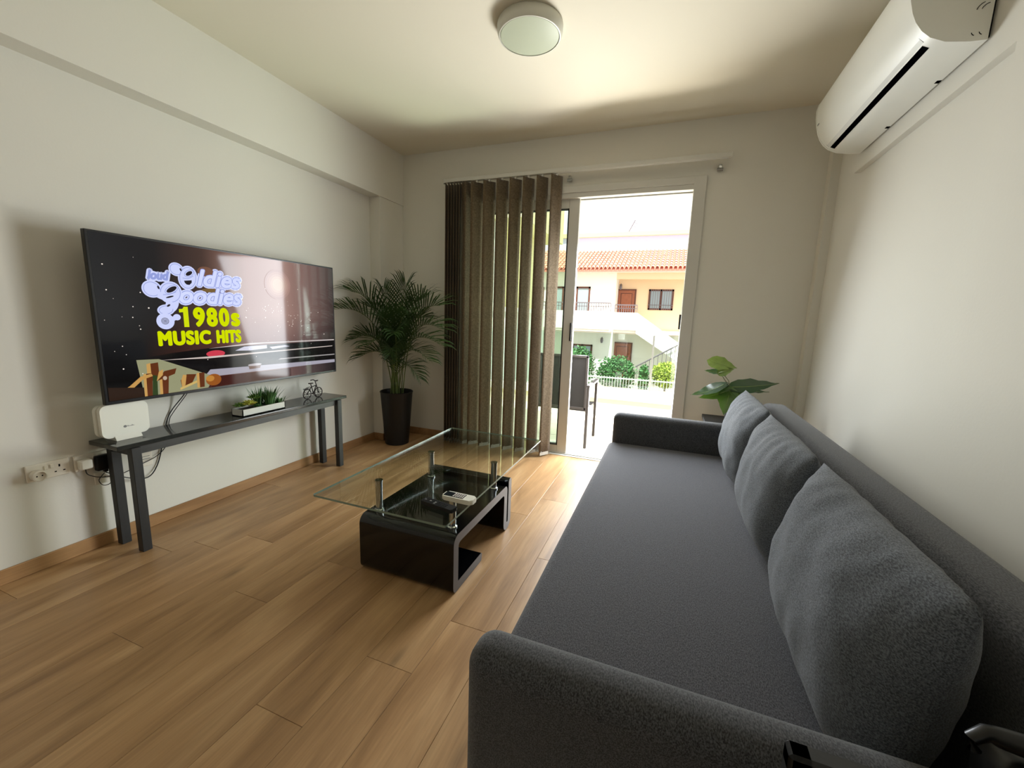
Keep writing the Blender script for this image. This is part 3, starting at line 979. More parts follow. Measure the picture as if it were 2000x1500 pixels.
# ------------------------------------------------------------------ potted palm
pp = thing('potted_palm', 'tall areca palm in a tapered black pot in the corner beside the blind', 'plant', (-2.415, 3.265, 0))
pc = (-2.415, 3.265, 0)
MB().lathe([(.105, 0), (.112, .004), (.150, .50), (.156, .512), (.150, .517), (.143, .510), (.138, .47), (.0, .47)], pc, 40).build('pot', 'pot_black', pp, smooth=40)
MB().lathe([(.0, .478), (.08, .484), (.138, .472)], pc, 24).build('soil', 'soil', pp)
def bez(p0, p1, p2, t):
    return p0 * (1 - t) ** 2 + p1 * 2 * t * (1 - t) + p2 * t * t
def keep_in(p):
    p = Vector(p)
    if p.x < -2.665:
        p.x = -2.665 + .003 * rnd.random()
    if p.y > 3.22 and p.x < -2.545:
        p.x = -2.545
    if p.y > 3.57:
        p.y = 3.57
    if p.y > 3.425 and p.x > -2.13:
        p.y = 3.425 - .02 * rnd.random()
    if p.z < .50 and False:
        p.z = .5
    return p
def frond(tip, bulge, L, n=22, start=.30):
    L *= 1.65
    base = Vector(pc) + Vector((rnd.uniform(-.07, .07), rnd.uniform(-.05, .05), .47))
    tip = Vector(tip)
    ctrl = base * .45 + tip * .55 + Vector((0, 0, bulge))
    ctrl.x = base.x + (tip.x - base.x) * .2
    ctrl.y = base.y + (tip.y - base.y) * .2
    path = [keep_in(bez(base, ctrl, tip, i / 16)) for i in range(17)]
    stem = MB().tube(path, [.0055 * (1 - .75 * i / 16) for i in range(17)], 6)
    so = stem.build('frond_stem', 'palm_stem', pp, smooth=60)
    mb = MB()
    for i in range(n):
        t = start + (1 - start) * i / (n - 1)
        p = bez(base, ctrl, tip, t)
        d = (bez(base, ctrl, tip, min(1, t + .02)) - bez(base, ctrl, tip, t - .02)).normalized()
        side = d.cross(Vector((0, 0, 1)))
        if side.length < .05:
            side = Vector((1, 0, 0))
        side.normalize()
        up = side.cross(d)
        q = (t - start) / (1 - start)
        ll = L * (.55 + 1.1 * q - 1.15 * q * q) * rnd.uniform(.85, 1.1)
        for sgn in (-1, 1):
            e = (side * sgn * (.95 - .5 * q) + d * (.7 + .5 * q) + up * rnd.uniform(.3, .6)).normalized()
            wv = d.cross(e).cross(e).normalized() * (.0072 * (1.1 - .4 * q))
            a = p
            b_ = p + e * ll * .35
            c_ = p + e * ll * .72 + Vector((0, 0, -.06 * ll))
            f_ = p + e * ll + Vector((0, 0, -.24 * ll))
            pts = [keep_in(v) for v in (a - wv * .35, a + wv * .35, b_ + wv, b_ - wv, c_ + wv * .75, c_ - wv * .75, f_)]
            mb.faces(pts, [(0, 1, 2, 3), (3, 2, 4, 5), (5, 4, 6)])
    mb.build('leaflets', 'palm', so)
for tip, bulge, L in (
        ((-2.22, 3.15, 1.50), .35, .22), ((-2.38, 3.05, 1.45), .3, .20), ((-2.56, 2.88, 1.42), .42, .24), ((-2.64, 2.76, 1.27), .45, .22),
        ((-2.61, 2.95, 1.02), .4, .2), ((-2.58, 2.98, .86), .35, .18), ((-2.05, 3.2, 1.40), .38, .24), ((-1.93, 3.22, 1.33), .42, .25),
        ((-1.88, 3.15, 1.14), .46, .24), ((-1.84, 3.10, 1.0), .46, .2), ((-1.95, 3.10, .86), .42, .2), ((-2.06, 3.10, .70), .36, .17),
        ((-2.30, 3.42, 1.36), .35, .2), ((-2.18, 3.40, 1.22), .4, .2), ((-2.33, 2.92, 1.22), .36, .22), ((-2.2, 2.95, 1.08), .4, .22),
        ((-2.42, 2.90, .98), .4, .2), ((-2.5, 3.0, 1.3), .35, .2), ((-2.1, 3.0, 1.25), .35, .22), ((-2.28, 3.0, .9), .38, .18)):
    frond(tip, bulge, L)

# ------------------------------------------------------------------ coffee table
cf = thing('coffee_table', 'glass-topped coffee table with a glossy black curved base before the sofa', 'table', (-1.075, 1.86, 0))
CX0, CX1 = -1.336, -.815
T = .045
# side profile (y, z): foot shelf, front panel, top, rear leg, upturned pocket
outer = [(1.80, 0.002)] + arc(1.50 + .03, .002 + .03, .03, 270, 180, 4) + arc(1.50 + .045, .282 - .045, .045, 180, 90, 6)
outer += arc(2.148 - .03, .282 - .03, .03, 90, 0, 4)[:-1] + [(2.148, .25), (2.148, .055)] + arc(2.158, .055, .010, 180, 360, 4) + [(2.168, .27)]
outer += arc(2.190, .288, .0225, 180, 0, 8) + [(2.2125, .06)] + arc(2.1575, .057, .055, 0, -90, 5) + [(2.15, .002)] + arc(2.148, .047, .045, 270, 180, 5)
outer += arc(2.103 - .02, .237 - .02, .02, 0, 90, 4) + arc(1.545 + .02, .237 - .02, .02, 90, 180, 4) + [(1.545, .047), (1.795, .047), (1.805, .040)]
bm_ = MB().prism(outer, 'x', CX0, CX1)
base = bm_.build('base', 'black_gloss', cf, smooth=30)
base.data.materials.append(M['black_edge'])
for p in base.data.polygons:
    if abs(p.normal.x) > .9:
        p.material_index = 1
for x, y in ((-1.285, 1.587), (-1.285, 2.070), (-.872, 1.587), (-.872, 2.070)):
    po = MB().lathe([(.024, .2825), (.024, .288), (.0175, .291), (.0175, .432), (.0, .432)], (x, y, 0), 24).build('post', 'chrome', cf, smooth=40)
    MB().lathe([(.0, .4322), (.020, .4322), (.020, .4395), (.0, .4395)], (x, y, 0), 24).build('cap', 'chrome', po, smooth=40)
gl = bpy.data.materials.new('table_glass')
gl.use_nodes = True
nt = gl.node_tree
nt.nodes.clear()
out = nt.nodes.new('ShaderNodeOutputMaterial')
tr = nt.nodes.new('ShaderNodeBsdfTransparent'); tr.inputs[0].default_value = (.93, .965, .94, 1)
gs = nt.nodes.new('ShaderNodeBsdfGlossy'); gs.inputs['Roughness'].default_value = 0.
mx = nt.nodes.new('ShaderNodeMixShader')
nt.links.new(schlick(nt), mx.inputs[0]); nt.links.new(tr.outputs[0], mx.inputs[1]); nt.links.new(gs.outputs[0], mx.inputs[2]); nt.links.new(mx.outputs[0], out.inputs[0])
gp = rrect(-1.425, -.748, 1.310, 2.572, .012, 5)
ge = mat('glass_edge', (120, 140, 128), .12, spec=.8)
top_ = MB().prism(gp, 'z', .440, .449).build('glass_top', gl, cf)
top_.data.materials.append(ge)
for p in top_.data.polygons:
    if abs(p.normal.z) < .5:
        p.material_index = 1

# ------------------------------------------------------------------ remotes
def remote(label, loc, L, W, H, rz, m, r=.012):
    t = thing('remote_control', label, 'remote', loc, None, rz)
    def part(mb, name, mt, smooth=None, parent=t):
        bmesh.ops.recalc_face_normals(mb.bm, faces=mb.bm.faces[:])
        me = bpy.data.meshes.new(name)
        mb.bm.to_mesh(me); mb.bm.free()
        me.materials.append(M[mt])
        if smooth:
            for p in me.polygons: p.use_smooth = True
            me.set_sharp_from_angle(angle=R(smooth))
        o = bpy.data.objects.new(name, me); C.objects.link(o); o.parent = parent
        return o
    b = MB().prism(rrect(-L / 2, L / 2, -W / 2, W / 2, r, 5), 'z', 0.0005, H)
    bmesh.ops.bevel(b.bm, geom=[e for e in b.bm.edges if abs(e.verts[0].co.z - e.verts[1].co.z) < 1e-6], offset=.004, segments=3, affect='EDGES')
    part(b, 'body', m, 40)
    return t, part
M['cream_plastic'] = mat('cream_remote', (224, 222, 208), .35)
M['lcd'] = mat('remote_screen', (30, 36, 40), .15)
M['button_pink'] = mat('remote_button', (206, 196, 188), .5)
t, part = remote('white air-conditioner remote control lying on the glass coffee table', (-.808, 1.532, .449), .150, .056, .021, -.02, 'cream_plastic')
part(MB().box(-.070, -.030, -.021, .021, .0212, .0218, .0), 'display', 'lcd')
part(MB().box(-.030, .028, -.021, .021, .0212, .0216, .0), 'keypad_panel', 'lcd')
for i in range(5):
    for j in range(3):
        part(MB().box(-.026 + i * .0108, -.018 + i * .0108, -.017 + j * .0125, -.009 + j * .0125, .0216, .0232, .001, 1), 'button', 'button_pink')
t, part = remote('slim black television remote lying on the glass top beside the white remote', (-.857, 1.438, .449), .170, .042, .017, -.17, 'black_plastic', .006)
for i in range(9):
    for j in range(3):
        part(MB().box(-.075 + i * .014, -.066 + i * .014, -.014 + j * .0105, -.007 + j * .0105, .0172, .0182), 'button', 'grey_print' if (i * 3 + j) in (1, 7, 12, 13) else 'black_plastic')

# ------------------------------------------------------------------ sofa
so = thing('sofa', 'long dark grey fabric sofa bed along the air-conditioner wall', 'sofa', (.15, 1.84, 0))
SY0, SY1, ST = .640, 3.040, .112
def arm(y0, y1):
    return MB().box(-.328, .70, y0, y1, .03, .605, .045, 5).build('armrest', 'sofa_body', so, smooth=50)
arm(SY0, SY0 + ST)
arm(SY1 - ST, SY1)
MB().box(.562, .708, SY0 + ST + .002, SY1 - ST - .002, .06, .788, .045, 5).build('backrest', 'sofa_body', so, smooth=50)
MB().box(-.345, .56, SY0 + ST + .003, SY1 - ST - .003, .235, .405, .035, 5).build('seat', 'seat', so, smooth=50)
MB().box(-.30, .56, SY0 + ST + .003, SY1 - ST - .003, .07, .233, .006, 2).build('base', 'sofa_body', so)
for x in (-.25, .60):
    for y in (SY0 + .05, SY1 - .05):
        MB().box(x - .025, x + .025, y - .025, y + .025, 0, .035).build('foot', 'black_plastic', so)
def pillow(w_, h, t_, seed, nu=34, nv=26):
    bm = bmesh.new()
    grid = {}
    for side in (0, 1):
        for i in range(nu + 1):
            for j in range(nv + 1):
                u, v = -1 + 2 * i / nu, -1 + 2 * j / nv
                edge = i in (0, nu) or j in (0, nv)
                if side == 1 and edge:
                    grid[side, i, j] = grid[0, i, j]
                    continue
                y = w_ / 2 * u * (1 - .03 * (1 - v * v) * abs(u) ** 3)
                z = h / 2 * v * (1 - .06 * (1 - u * u) * abs(v) ** 3)
                kk = 1 - .045 * (abs(u) * abs(v)) ** 4
                y *= kk
                z *= kk
                prof = max(0., (1 - abs(u) ** 3.2) * (1 - abs(v) ** 2.6)) ** .62
                prof *= 1 + .12 * -v
                d = t_ / 2 * prof
                q = Vector((y * 7 + seed * 3.1, z * 7, side * 9 + seed))
                d += (noise.noise(q) * .010 + noise.noise(q * 2.7) * .004) * min(1, prof * 2)
                # creases running in from the top seam
                cr = math.sin(u * 26 + noise.noise(Vector((u * 3, v * 2, seed))) * 4) * .0045 * max(0, v) ** 2 * min(1, prof * 2.2)
                d += cr
                grid[side, i, j] = bm.verts.new(((-1 if side == 0 else 1) * d, y, z))
    for side in (0, 1):
        for i in range(nu):
            for j in range(nv):
                f = [grid[side, i, j], grid[side, i + 1, j], grid[side, i + 1, j + 1], grid[side, i, j + 1]]
                bm.faces.new(f if side == 0 else f[::-1])
    bmesh.ops.recalc_face_normals(bm, faces=bm.faces[:])
    me = bpy.data.meshes.new('sofa_cushion')
    bm.to_mesh(me)
    bm.free()
    for p in me.polygons:
        p.use_smooth = True
    me.materials.append(M['cushion'])
    return me
for k, (yc, w_, h, tl, rz, lab) in enumerate((
        (1.126, .735, .455, 9, 0, 'grey back cushion on the sofa, the one beside the near armrest'),
        (1.846, .700, .455, 7, 0, 'grey back cushion on the sofa between the other two'),
        (2.552, .700, .46, 7, 0, 'grey back cushion on the sofa, the one by the balcony end'))):
    o = bpy.data.objects.new('sofa_cushion', pillow(w_, h, .215, k + 1.7))
    C.objects.link(o)
    o.rotation_euler = (0, R(tl), R(rz))
    o.location = (.440, yc, .405 + h / 2 * math.cos(R(tl)) + .004)
    tag(o, lab, 'cushion', 'loose back cushions on the sofa')

# ------------------------------------------------------------------ black side table and leafy plant
sd = thing('side_table', 'small black side table in the corner behind the sofa arm', 'table', (.53, 3.33, 0))
MB().box(.29, .78, 3.12, 3.55, .52, .545, .004, 2).build('tabletop', 'pot_black', sd)
for x in (.31, .72):
    for y in (3.14, 3.49):
        MB().box(x, x + .04, y, y + .04, 0, .52).build('leg', 'black_plastic', sd)
lp = thing('potted_plant', 'small broad-leaved green plant on the black side table behind the sofa', 'plant', (.47, 3.29, .545))
MB().lathe([(.045, .5455), (.062, .66), (.064, .67), (.058, .67), (.054, .655), (.0, .655)], (.47, 3.29, 0), 28).build('pot', 'pot_black', lp, smooth=40)
MB().lathe([(.0, .66), (.055, .656)], (.47, 3.29, 0), 20).build('soil', 'soil', lp)
def leaf(base, tip, width, normal, m, droop=.0, fold=.18, vein=True):
    base, tip, nrm = Vector(base), Vector(tip), Vector(normal).normalized()
    d = tip - base
    L = d.length
    d.normalize()
    s_ = d.cross(nrm).normalized()
    nrm = s_.cross(d).normalized()
    N = 12
    prof = [.0, .62, .92, 1.0, .99, .93, .84, .72, .58, .43, .28, .13, .0]
    mb = MB()
    pts = []
    ring = []
    for i in range(N + 1):
        t = i / N
        c = base + d * L * t + nrm * (-droop * L * (t * t - t) * -1)
        wv = width / 2 * prof[i] * (1 + .06 * math.sin(t * 19))
        back = -.16 * L * max(0, 1 - t / .2) if i < 3 else 0
        row = []
        for u in (-1, -.5, 0, .5, 1):
            row.append(c + s_ * wv * u + nrm * (fold * wv * abs(u) + .012 * math.sin(t * 22 + u * 2) * abs(u) * width * 2) + d * back * abs(u))
        ring.append(row)
    for row in ring:
        pts += row
    fs = [(i * 5 + j, i * 5 + j + 1, i * 5 + j + 6, i * 5 + j + 5) for i in range(N) for j in range(4)]
    mb.faces(pts, fs)
    o = mb.build('leaf', m, lp, smooth=70)
    if vein:
        MB().tube([ring[i][2] + nrm * .0012 for i in range(N + 1)], [.0016 * (1 - .8 * i / N) for i in range(N + 1)], 5).build('vein', 'vein', o)
    return o
Yp = 3.25
leaf((.285, 3.25, .992), (.448, 3.19, .960), .105, (-.25, -.8, .55), 'leaf_light', .08)
leaf((.345, 3.24, .915), (.43, 3.17, .955), .07, (-.2, -.9, .2), 'leaf_light', .05)
leaf((.352, 3.26, .912), (.252, 3.28, .920), .07, (-.1, -.5, 1), 'leaf_dark', .05)
leaf((.385, 3.25, .832), (.172, 3.20, .745), .13, (-.35, -.45, 1), 'leaf_dark', .3)
leaf((.425, 3.24, .800), (.222, 3.16, .735), .10, (-.2, -.8, .8), 'leaf', .35)
leaf((.428, 3.235, .798), (.393, 3.15, .630), .135, (-.25, -1, .35), 'leaf', .12)
leaf((.440, 3.25, .818), (.716, 3.22, .874), .125, (-.1, -.75, .75), 'leaf_dark', .15)
leaf((.455, 3.27, .806), (.680, 3.30, .798), .10, (.1, -.3, 1), 'leaf_dark', .15)
leaf((.46, 3.25, .80), (.52, 3.14, .70), .10, (.3, -.9, .4), 'leaf', .15)
leaf((.47, 3.31, .80), (.56, 3.44, .84), .10, (.1, .5, 1), 'leaf_dark', .15)
sm_ = lambda pts, nm='stem': MB().tube(pts, .0026, 6).build(nm, 'leaf_stem', lp, smooth=60)
sm_([(.47, 3.29, .655), (.43, 3.26, .78), (.40, 3.26, .85), (.355, 3.26, .912)])
sm_([(.47, 3.29, .655), (.435, 3.26, .79), (.415, 3.26, .86), (.368, 3.26, .915)])
sm_([(.475, 3.285, .655), (.445, 3.26, .74), (.428, 3.24, .80)])
sm_([(.468, 3.295, .655), (.45, 3.27, .76), (.440, 3.25, .818)])
sm_([(.466, 3.288, .655), (.42, 3.26, .78), (.385, 3.25, .832)])
sm_([(.474, 3.295, .655), (.46, 3.28, .75), (.455, 3.27, .806)])
sm_([(.474, 3.3, .655), (.47, 3.31, .80)])
sm_([(.476, 3.285, .655), (.462, 3.262, .74), (.46, 3.25, .80)])

# ------------------------------------------------------------------ air conditioner
M['seam_grey'] = mat('seam_grey', (70, 70, 68), .9, spec=0.)
WX = .932 - .012
ac = thing('air_conditioner', 'white split air conditioner mounted high on the wall above the sofa', 'air conditioner', (WX + .012, 2.56, 2.245))
MB().box(WX, WX + .012, 2.06, 3.06, 2.26, 2.54).build('gap_shade_plate', 'black_plastic', ac)  # black plate added to give the gap behind the unit its dark shade
AY0, AY1 = 2.042, 3.078
prof = [(WX, 2.245), (.875, 2.247), (.808, 2.258), (.764, 2.279), (.737, 2.304), (.716, 2.335), (.703, 2.365), (.692, 2.405), (.684, 2.45), (.681, 2.50), (.688, 2.53), (.712, 2.548), (WX, 2.552)]
bd = MB().prism(prof, 'y', AY0 + .012, AY1 - .012)
bd.build('body', 'ac_white', ac, smooth=30)
def off(p, d):
    out = []
    for i, q in enumerate(p):
        a, b_ = p[max(i - 1, 0)], p[min(i + 1, len(p) - 1)]
        t_x, t_z = b_[0] - a[0], b_[1] - a[1]
        l = math.hypot(t_x, t_z)
        out.append((q[0] - t_z / l * d if False else q[0] + (t_z / l) * -d, q[1] + (t_x / l) * d))
    return out
def shell(pts, d0, d1, y0, y1, name, m, smooth=30):
    a, b_ = off(pts, d0), off(pts, d1)
    return MB().prism(a + b_[::-1], 'y', y0, y1).build(name, m, ac, smooth=smooth)
def cap(y0, y1):
    q = [(min(x, WX) if x == WX else x - .002, z) for x, z in prof]
    return MB().prism(q, 'y', y0, y1).build('end_cap', 'ac_white', ac, smooth=30)
cap(AY0, AY0 + .0115)
cap(AY1 - .0115, AY1)
shell([(.701, 2.372), (.692, 2.405), (.684, 2.45), (.681, 2.50), (.688, 2.53), (.712, 2.548)], -.0005, -.005, AY0 + .0135, AY1 - .0135, 'front_panel', 'ac_white')
shell([(.758, 2.283), (.737, 2.304), (.716, 2.335), (.7035, 2.365)], -.0005, -.0045, AY0 + .035, AY1 - .035, 'louver_flap', 'ac_gloss')
for pts_ in ([(.704, 2.3625), (.7005, 2.3735)],):
    shell(pts_, -.0003, -.0012, AY0 + .013, AY1 - .013, 'seam', 'seam_grey')
for yy in (AY0 + .0335, AY1 - .0348):
    shell([(.758, 2.283), (.737, 2.304), (.716, 2.335), (.7035, 2.365)], -.0003, -.0012, yy, yy + .0013, 'seam', 'seam_grey')
sl = MB()
sl.prism([(.762, 2.2796), (.782, 2.2700), (.7828, 2.2688), (.7622, 2.2782)], 'y', AY0 + .05, AY1 - .045)
sl.build('air_slot', 'dark_slot', ac)
mk = MB()
for yy in (AY0 - .0006,):
    for (cx_, cz_, r_, a0, a1) in ((.905, 2.335, .030, 110, 165), (.912, 2.335, .024, 100, 160), (.885, 2.275, .012, 190, 250), (.905, 2.275, .012, 190, 250)):
        p = arc(cx_, cz_, r_, a0, a1, 6)
        mk.tube([(a, yy, b_) for a, b_ in p], .0011, 5)
mk.build('vent_mark', 'dark_slot', ac)
for yy in (2.30, 2.72):
    MB().prism([(.905, 2.2462), (WX, 2.2447), (WX, 2.2437), (.905, 2.2452)], 'y', yy, yy + .022).build('clip_notch', 'dark_slot', ac)
MB().box(.681, .6835, 3.00, 3.022, 2.395, 2.402).build('indicator', 'grey_print', ac)
tag(ac, None)

# ------------------------------------------------------------------ ceiling lamp
LC = (-.823, 2.276, 0)
cl = thing('ceiling_lamp', 'round flush ceiling lamp with a frosted lens, switched off', 'lamp', (LC[0], LC[1], ZC))
MB().lathe([(.168, 2.7565), (.172, 2.748), (.171, 2.724), (.167, 2.710), (.161, 2.699), (.1555, 2.698), (.154, 2.706), (.0, 2.712)], LC, 64).build('housing', 'lamp_body', cl, smooth=35)
MB().lathe([(.1535, 2.705), (.151, 2.700), (.11, 2.696), (.06, 2.693), (.0, 2.692)], LC, 64).build('lens', 'lens', cl, smooth=35)

# ------------------------------------------------------------------ dark chairs at the edge by the camera
ch = thing('dining_chair', 'dark dining chair standing close before the near sofa armrest', 'chair', (.36, .32, 0))
fm = MB()
fm.box(.170, .196, .49, .515, .43, .775, .004, 1).box(.52, .546, .49, .515, .43, .775, .004, 1).box(.170, .546, .49, .515, .75, .775, .004, 1)
fm.build('back_frame', 'table_leg', ch)
MB().box(.198, .518, .497, .508, .45, .748).build('backrest', 'black_plastic', ch)
MB().box(.16, .556, .10, .50, .42, .46, .01, 2).build('seat', 'black_plastic', ch)
for x in (.17, .52):
    for y in (.11, .489):
        MB().box(x, x + .026, y, y + .026, 0, .43).build('leg', 'table_leg', ch)

M['leather'] = mat('black_leather', (8, 8, 8), .35)
hb = thing('handbag', 'black handbag with a curved glossy handle resting on the near armrest', 'bag', (.56, .70, .605))
MB().box(.46, .66, .655, .735, .6055, .700, .025, 4).build('body', 'leather', hb, smooth=50)
MB().tube([(.66, .70, .66), (.655, .69, .705), (.60, .68, .722), (.52, .675, .722), (.455, .672, .730), (.440, .670, .733), (.428, .668, .722), (.432, .668, .705)], [.016, .018, .018, .017, .013, .010, .009, .007], 10).build('handle', 'leather', hb, smooth=60)
# ------------------------------------------------------------------ balcony
M['pale_tile'] = mat('pale_balcony_tile', (206, 198, 180), .6, var=.06, vscale=3)
M['parapet'] = mat('cream_parapet', (222, 210, 176), .8)
M['coping'] = mat('white_coping', (226, 222, 210), .7)
M['balu_glass'] = thin_glass('balustrade_glass', (.86, .93, .91))
M['steel'] = mat('brushed_steel', (190, 192, 190), .3, 1.)
M['chair_metal'] = mat('brown_grey_metal', (74, 66, 62), .5)
M['chair_mesh'] = mat('dark_textilene', (58, 54, 52), .8, bump=.6, bscale=250)
bf = tag(MB().box(-6, 6, YB + .22, 6.3, -.20, -.024).build('balcony_floor', 'sub'), kind='structure')
tile0 = None
for i in range(-7, 6):
    for j in range(5):
        x0, y0 = i * .6 - .2, YB + .225 + j * .45
        if x0 + .6 > 6:
            continue
        if tile0 is None:
            mb = MB().box(.002, .598, .002, .448, -.024, -.012, .001, 1)
            tile0 = mb.build('tile', 'pale_tile', bf)
            tile0.location = (x0, y0, 0)
        else:
            c = tile0.copy(); C.objects.link(c); c.parent = bf; c.location = (x0, y0, 0)
pw = tag(MB().box(-6, 6, 5.86, 6.06, -.012, .155).build('wall_balcony', 'parapet'), kind='structure')
MB().box(-6, 6, 5.82, 6.10, .155, .265, .006, 1).build('coping', 'coping', pw)
bal = thing('glass_balustrade', 'frameless clear glass balustrade standing on the low balcony wall', 'balustrade', (-.2, 5.95, .265))
for x0, x1 in ((-4.2, -2.96), (-2.94, -1.70), (-1.68, -.21), (-.195, 1.28), (1.295, 2.8)):
    MB().box(x0, x1, 5.945, 5.957, .275, 1.07).build('pane', 'balu_glass', bal)
for x in (-2.95, -1.69, -.203, 1.2875):
    MB().box(x - .012, x + .012, 5.935, 5.967, .265, 1.065).build('post', 'steel', bal)
MB().box(-4.2, 2.8, 5.94, 5.962, .2655, .277).build('base_channel', 'steel', bal)
# garden chair on the balcony
gc = thing('garden_chair', 'dark metal and mesh garden chair on the balcony beyond the door', 'chair', (-.98, 4.2, -.012))
for x in (-.70, -1.25):
    for y in (3.955, 4.44):
        MB().box(x - .014, x + .014, y, y + .03, -.012, .60, .004, 1).build('leg', 'chair_metal', gc)
    MB().box(x - .018, x + .018, 3.95, 4.48, .60, .625, .006, 2).build('armrest', 'chair_metal', gc)
bf_ = MB()
for x in (-.735, -1.215):
    bf_.box(x - .012, x + .012, 4.02, 4.045, .36, .905, .004, 1)
bf_.box(-1.227, -.723, 4.02, 4.045, .88, .905, .004, 1)
bf_.box(-1.227, -.723, 4.02, 4.045, .36, .385, .004, 1)
bf_.build('back_frame', 'chair_metal', gc)
MB().box(-1.203, -.747, 4.028, 4.036, .385, .88).build('backrest', 'chair_mesh', gc)
MB().box(-1.24, -.71, 4.03, 4.46, .345, .372, .004, 1).build('seat', 'chair_mesh', gc)

# ------------------------------------------------------------------ street and house across
M['asphalt'] = mat('street', (150, 146, 138), .9, var=.1, vscale=2)
M['house_white'] = mat('house_white', (238, 234, 222), .85)
M['house_cream'] = mat('house_cream', (236, 208, 172), .85)
M['house_yellow'] = mat('house_yellow', (240, 228, 176), .85)
M['tile_red'] = mat('roof_tile', (212, 160, 134), .8, var=.25, vscale=3)
M['door_wood'] = mat('brown_door', (150, 86, 56), .55, var=.15, vscale=6, stretch=(6, 1, 1))
M['door_dark'] = mat('brown_door_line', (92, 52, 38), .6)
M['rail_grey'] = mat('rail_grey', (112, 104, 108), .5)
M['win_glass'] = mat('window_glass', (150, 165, 170), .1, spec=.8)
M['shrub'] = mat('shrub_leaf', (74, 122, 66), .6, var=.35, vscale=5)
M['shrub_y'] = mat('yellow_shrub_leaf', (170, 186, 74), .6, var=.3, vscale=5)
M['lilac'] = mat('pale_lilac_wall', (190, 186, 208), .9)
tag(MB().box(-40, 40, 6.4, 60, -2.25, -2.2).build('ground', 'asphalt'), kind='structure')
hs = thing('house', 'two-storey cream house with a red tiled roof across the street', 'house', (-2.5, 23, -2.2))
G = -2.2
YW = 24.2
MB().box(-9, -2.93, 23.0, 30, G, 3.72).build('wing_wall', 'house_white', hs)
w_ = MB().box(-2.93, 6, YW, 30, .70, 3.72)
w_.build('upper_wall', 'house_cream', hs)
MB().box(-2.93, 6, YW, 30, G, .70).build('lower_wall', 'house_white', hs)
MB().box(-2.93, 6, 23.0, YW, .58, .74).build('landing_slab', 'house_white', hs)
MB().box(-2.93, 6, 23.0, 23.3, 3.40, 3.72).build('porch_beam', 'house_cream', hs)
MB().box(-9.3, 6.3, 22.6, 30, 3.72, 3.88).build('eave', 'house_white', hs)
MB().box(-2.93, -1.73, 22.9, 23.05, .74, 1.66).build('landing_parapet', 'house_white', hs)
MB().prism([(-1.73, 1.66), (1.6, -.62), (1.6, -1.5), (-1.73, .58)], 'y', 22.9, 23.05).build('stair_parapet', 'house_white', hs)
# roof: tiled slope built as rows of half-round tiles
slope = MB().prism([(22.5, 3.86), (26.2, 5.35), (26.2, 5.2), (22.5, 3.74)], 'x', -9.4, 6.4)
rf = slope.build('roof_slope', mat('roof_gap', (196, 128, 108), .9), hs)
tl = MB()
y0, z0, y1, z1 = 22.42, 3.87, 26.2, 5.40
pitch = .215
nrow = 9
for i in range(int(15.6 / pitch)):
    x = -9.3 + i * pitch
    for k in range(nrow):
        ya, yb = y0 + (y1 - y0) * k / nrow, y0 + (y1 - y0) * (k + 1.06) / nrow
        za, zb = z0 + (z1 - z0) * k / nrow + .03, z0 + (z1 - z0) * (k + 1.06) / nrow
        pts = []
        for (yy, zz, rr) in ((ya, za, .085), (yb, zb, .075)):
            for a in (0, 60, 120, 180):
                pts.append((x + rr * math.cos(R(a)), yy, zz + rr * math.sin(R(a))))
        tl.faces(pts, [(0, 1, 5, 4), (1, 2, 6, 5), (2, 3, 7, 6)])
o = tl.build('roof_tiles', 'tile_red', hs)
o['kind'] = 'stuff'
# doors
def hdoor(x0, x1, z0, z1, y):
    d = MB().box(x0, x1, y - .06, y + .02, z0, z1).build('door', 'door_wood', hs)
    fr = MB()
    for a in ((x0 - .07, x0, z0, z1 + .07), (x1, x1 + .07, z0, z1 + .07), (x0, x1, z1, z1 + .07)):
        fr.box(a[0], a[1], y - .08, y + .02, a[2], a[3])
    fr.build('door_frame', 'door_dark', d)
    MB().box(x0 + .16, x1 - .16, y - .085, y - .06, z0 + 1.0, z1 - .18, .02, 1).build('door_panel', 'door_wood', d)
    MB().box(x0 + .13, x1 - .13, y - .072, y - .06, z0 + .97, z1 - .15).build('door_moulding', 'door_dark', d)
s_ = YW / 23
hdoor(-2.72 * s_ - .05, -1.93 * s_, .74, 2.84 * s_ - .10, YW)
hdoor(-2.80 * s_, -1.92 * s_, G, -.05, YW)
# windows
def hwin(x0, x1, z0, z1, y, bars=0, split=True):
    f_ = MB()
    for a in ((x0, x0 + .09, z0, z1), (x1 - .09, x1, z0, z1), (x0, x1, z0, z0 + .09), (x0, x1, z1 - .09, z1)):
        f_.box(a[0], a[1], y - .05, y + .02, a[2], a[3])
    if split:
        f_.box((x0 + x1) / 2 - .05, (x0 + x1) / 2 + .05, y - .05, y + .02, z0, z1)
    o_ = f_.build('window', 'door_dark', hs)
    MB().box(x0 + .09, x1 - .09, y - .02, y - .01, z0 + .09, z1 - .09).build('pane', 'win_glass', o_)
    if bars:
        b_ = MB()
        for i in range(1, bars):
            xx = x0 + (x1 - x0) * i / bars
            b_.box(xx - .012, xx + .012, y - .10, y - .08, z0 + .02, z1 - .02)
        b_.box(x0, x1, y - .10, y - .08, z0 + .25, z0 + .28)
        b_.build('window_grille', 'rail_grey', o_)
    return o_
hwin(-1.30, -.02, 1.86, 2.96, YW, 11)
hwin(-5.05, -4.28, .95, 2.99, 23.0, 0, False)
hwin(-6.6, -5.75, 1.6, 2.99, 23.0, 0, False)
hwin(-5.10, -3.98, -1.4, -.14, 23.0, 0)
hwin(-8.2, -6.9, 1.6, 2.95, 23.0, 0)
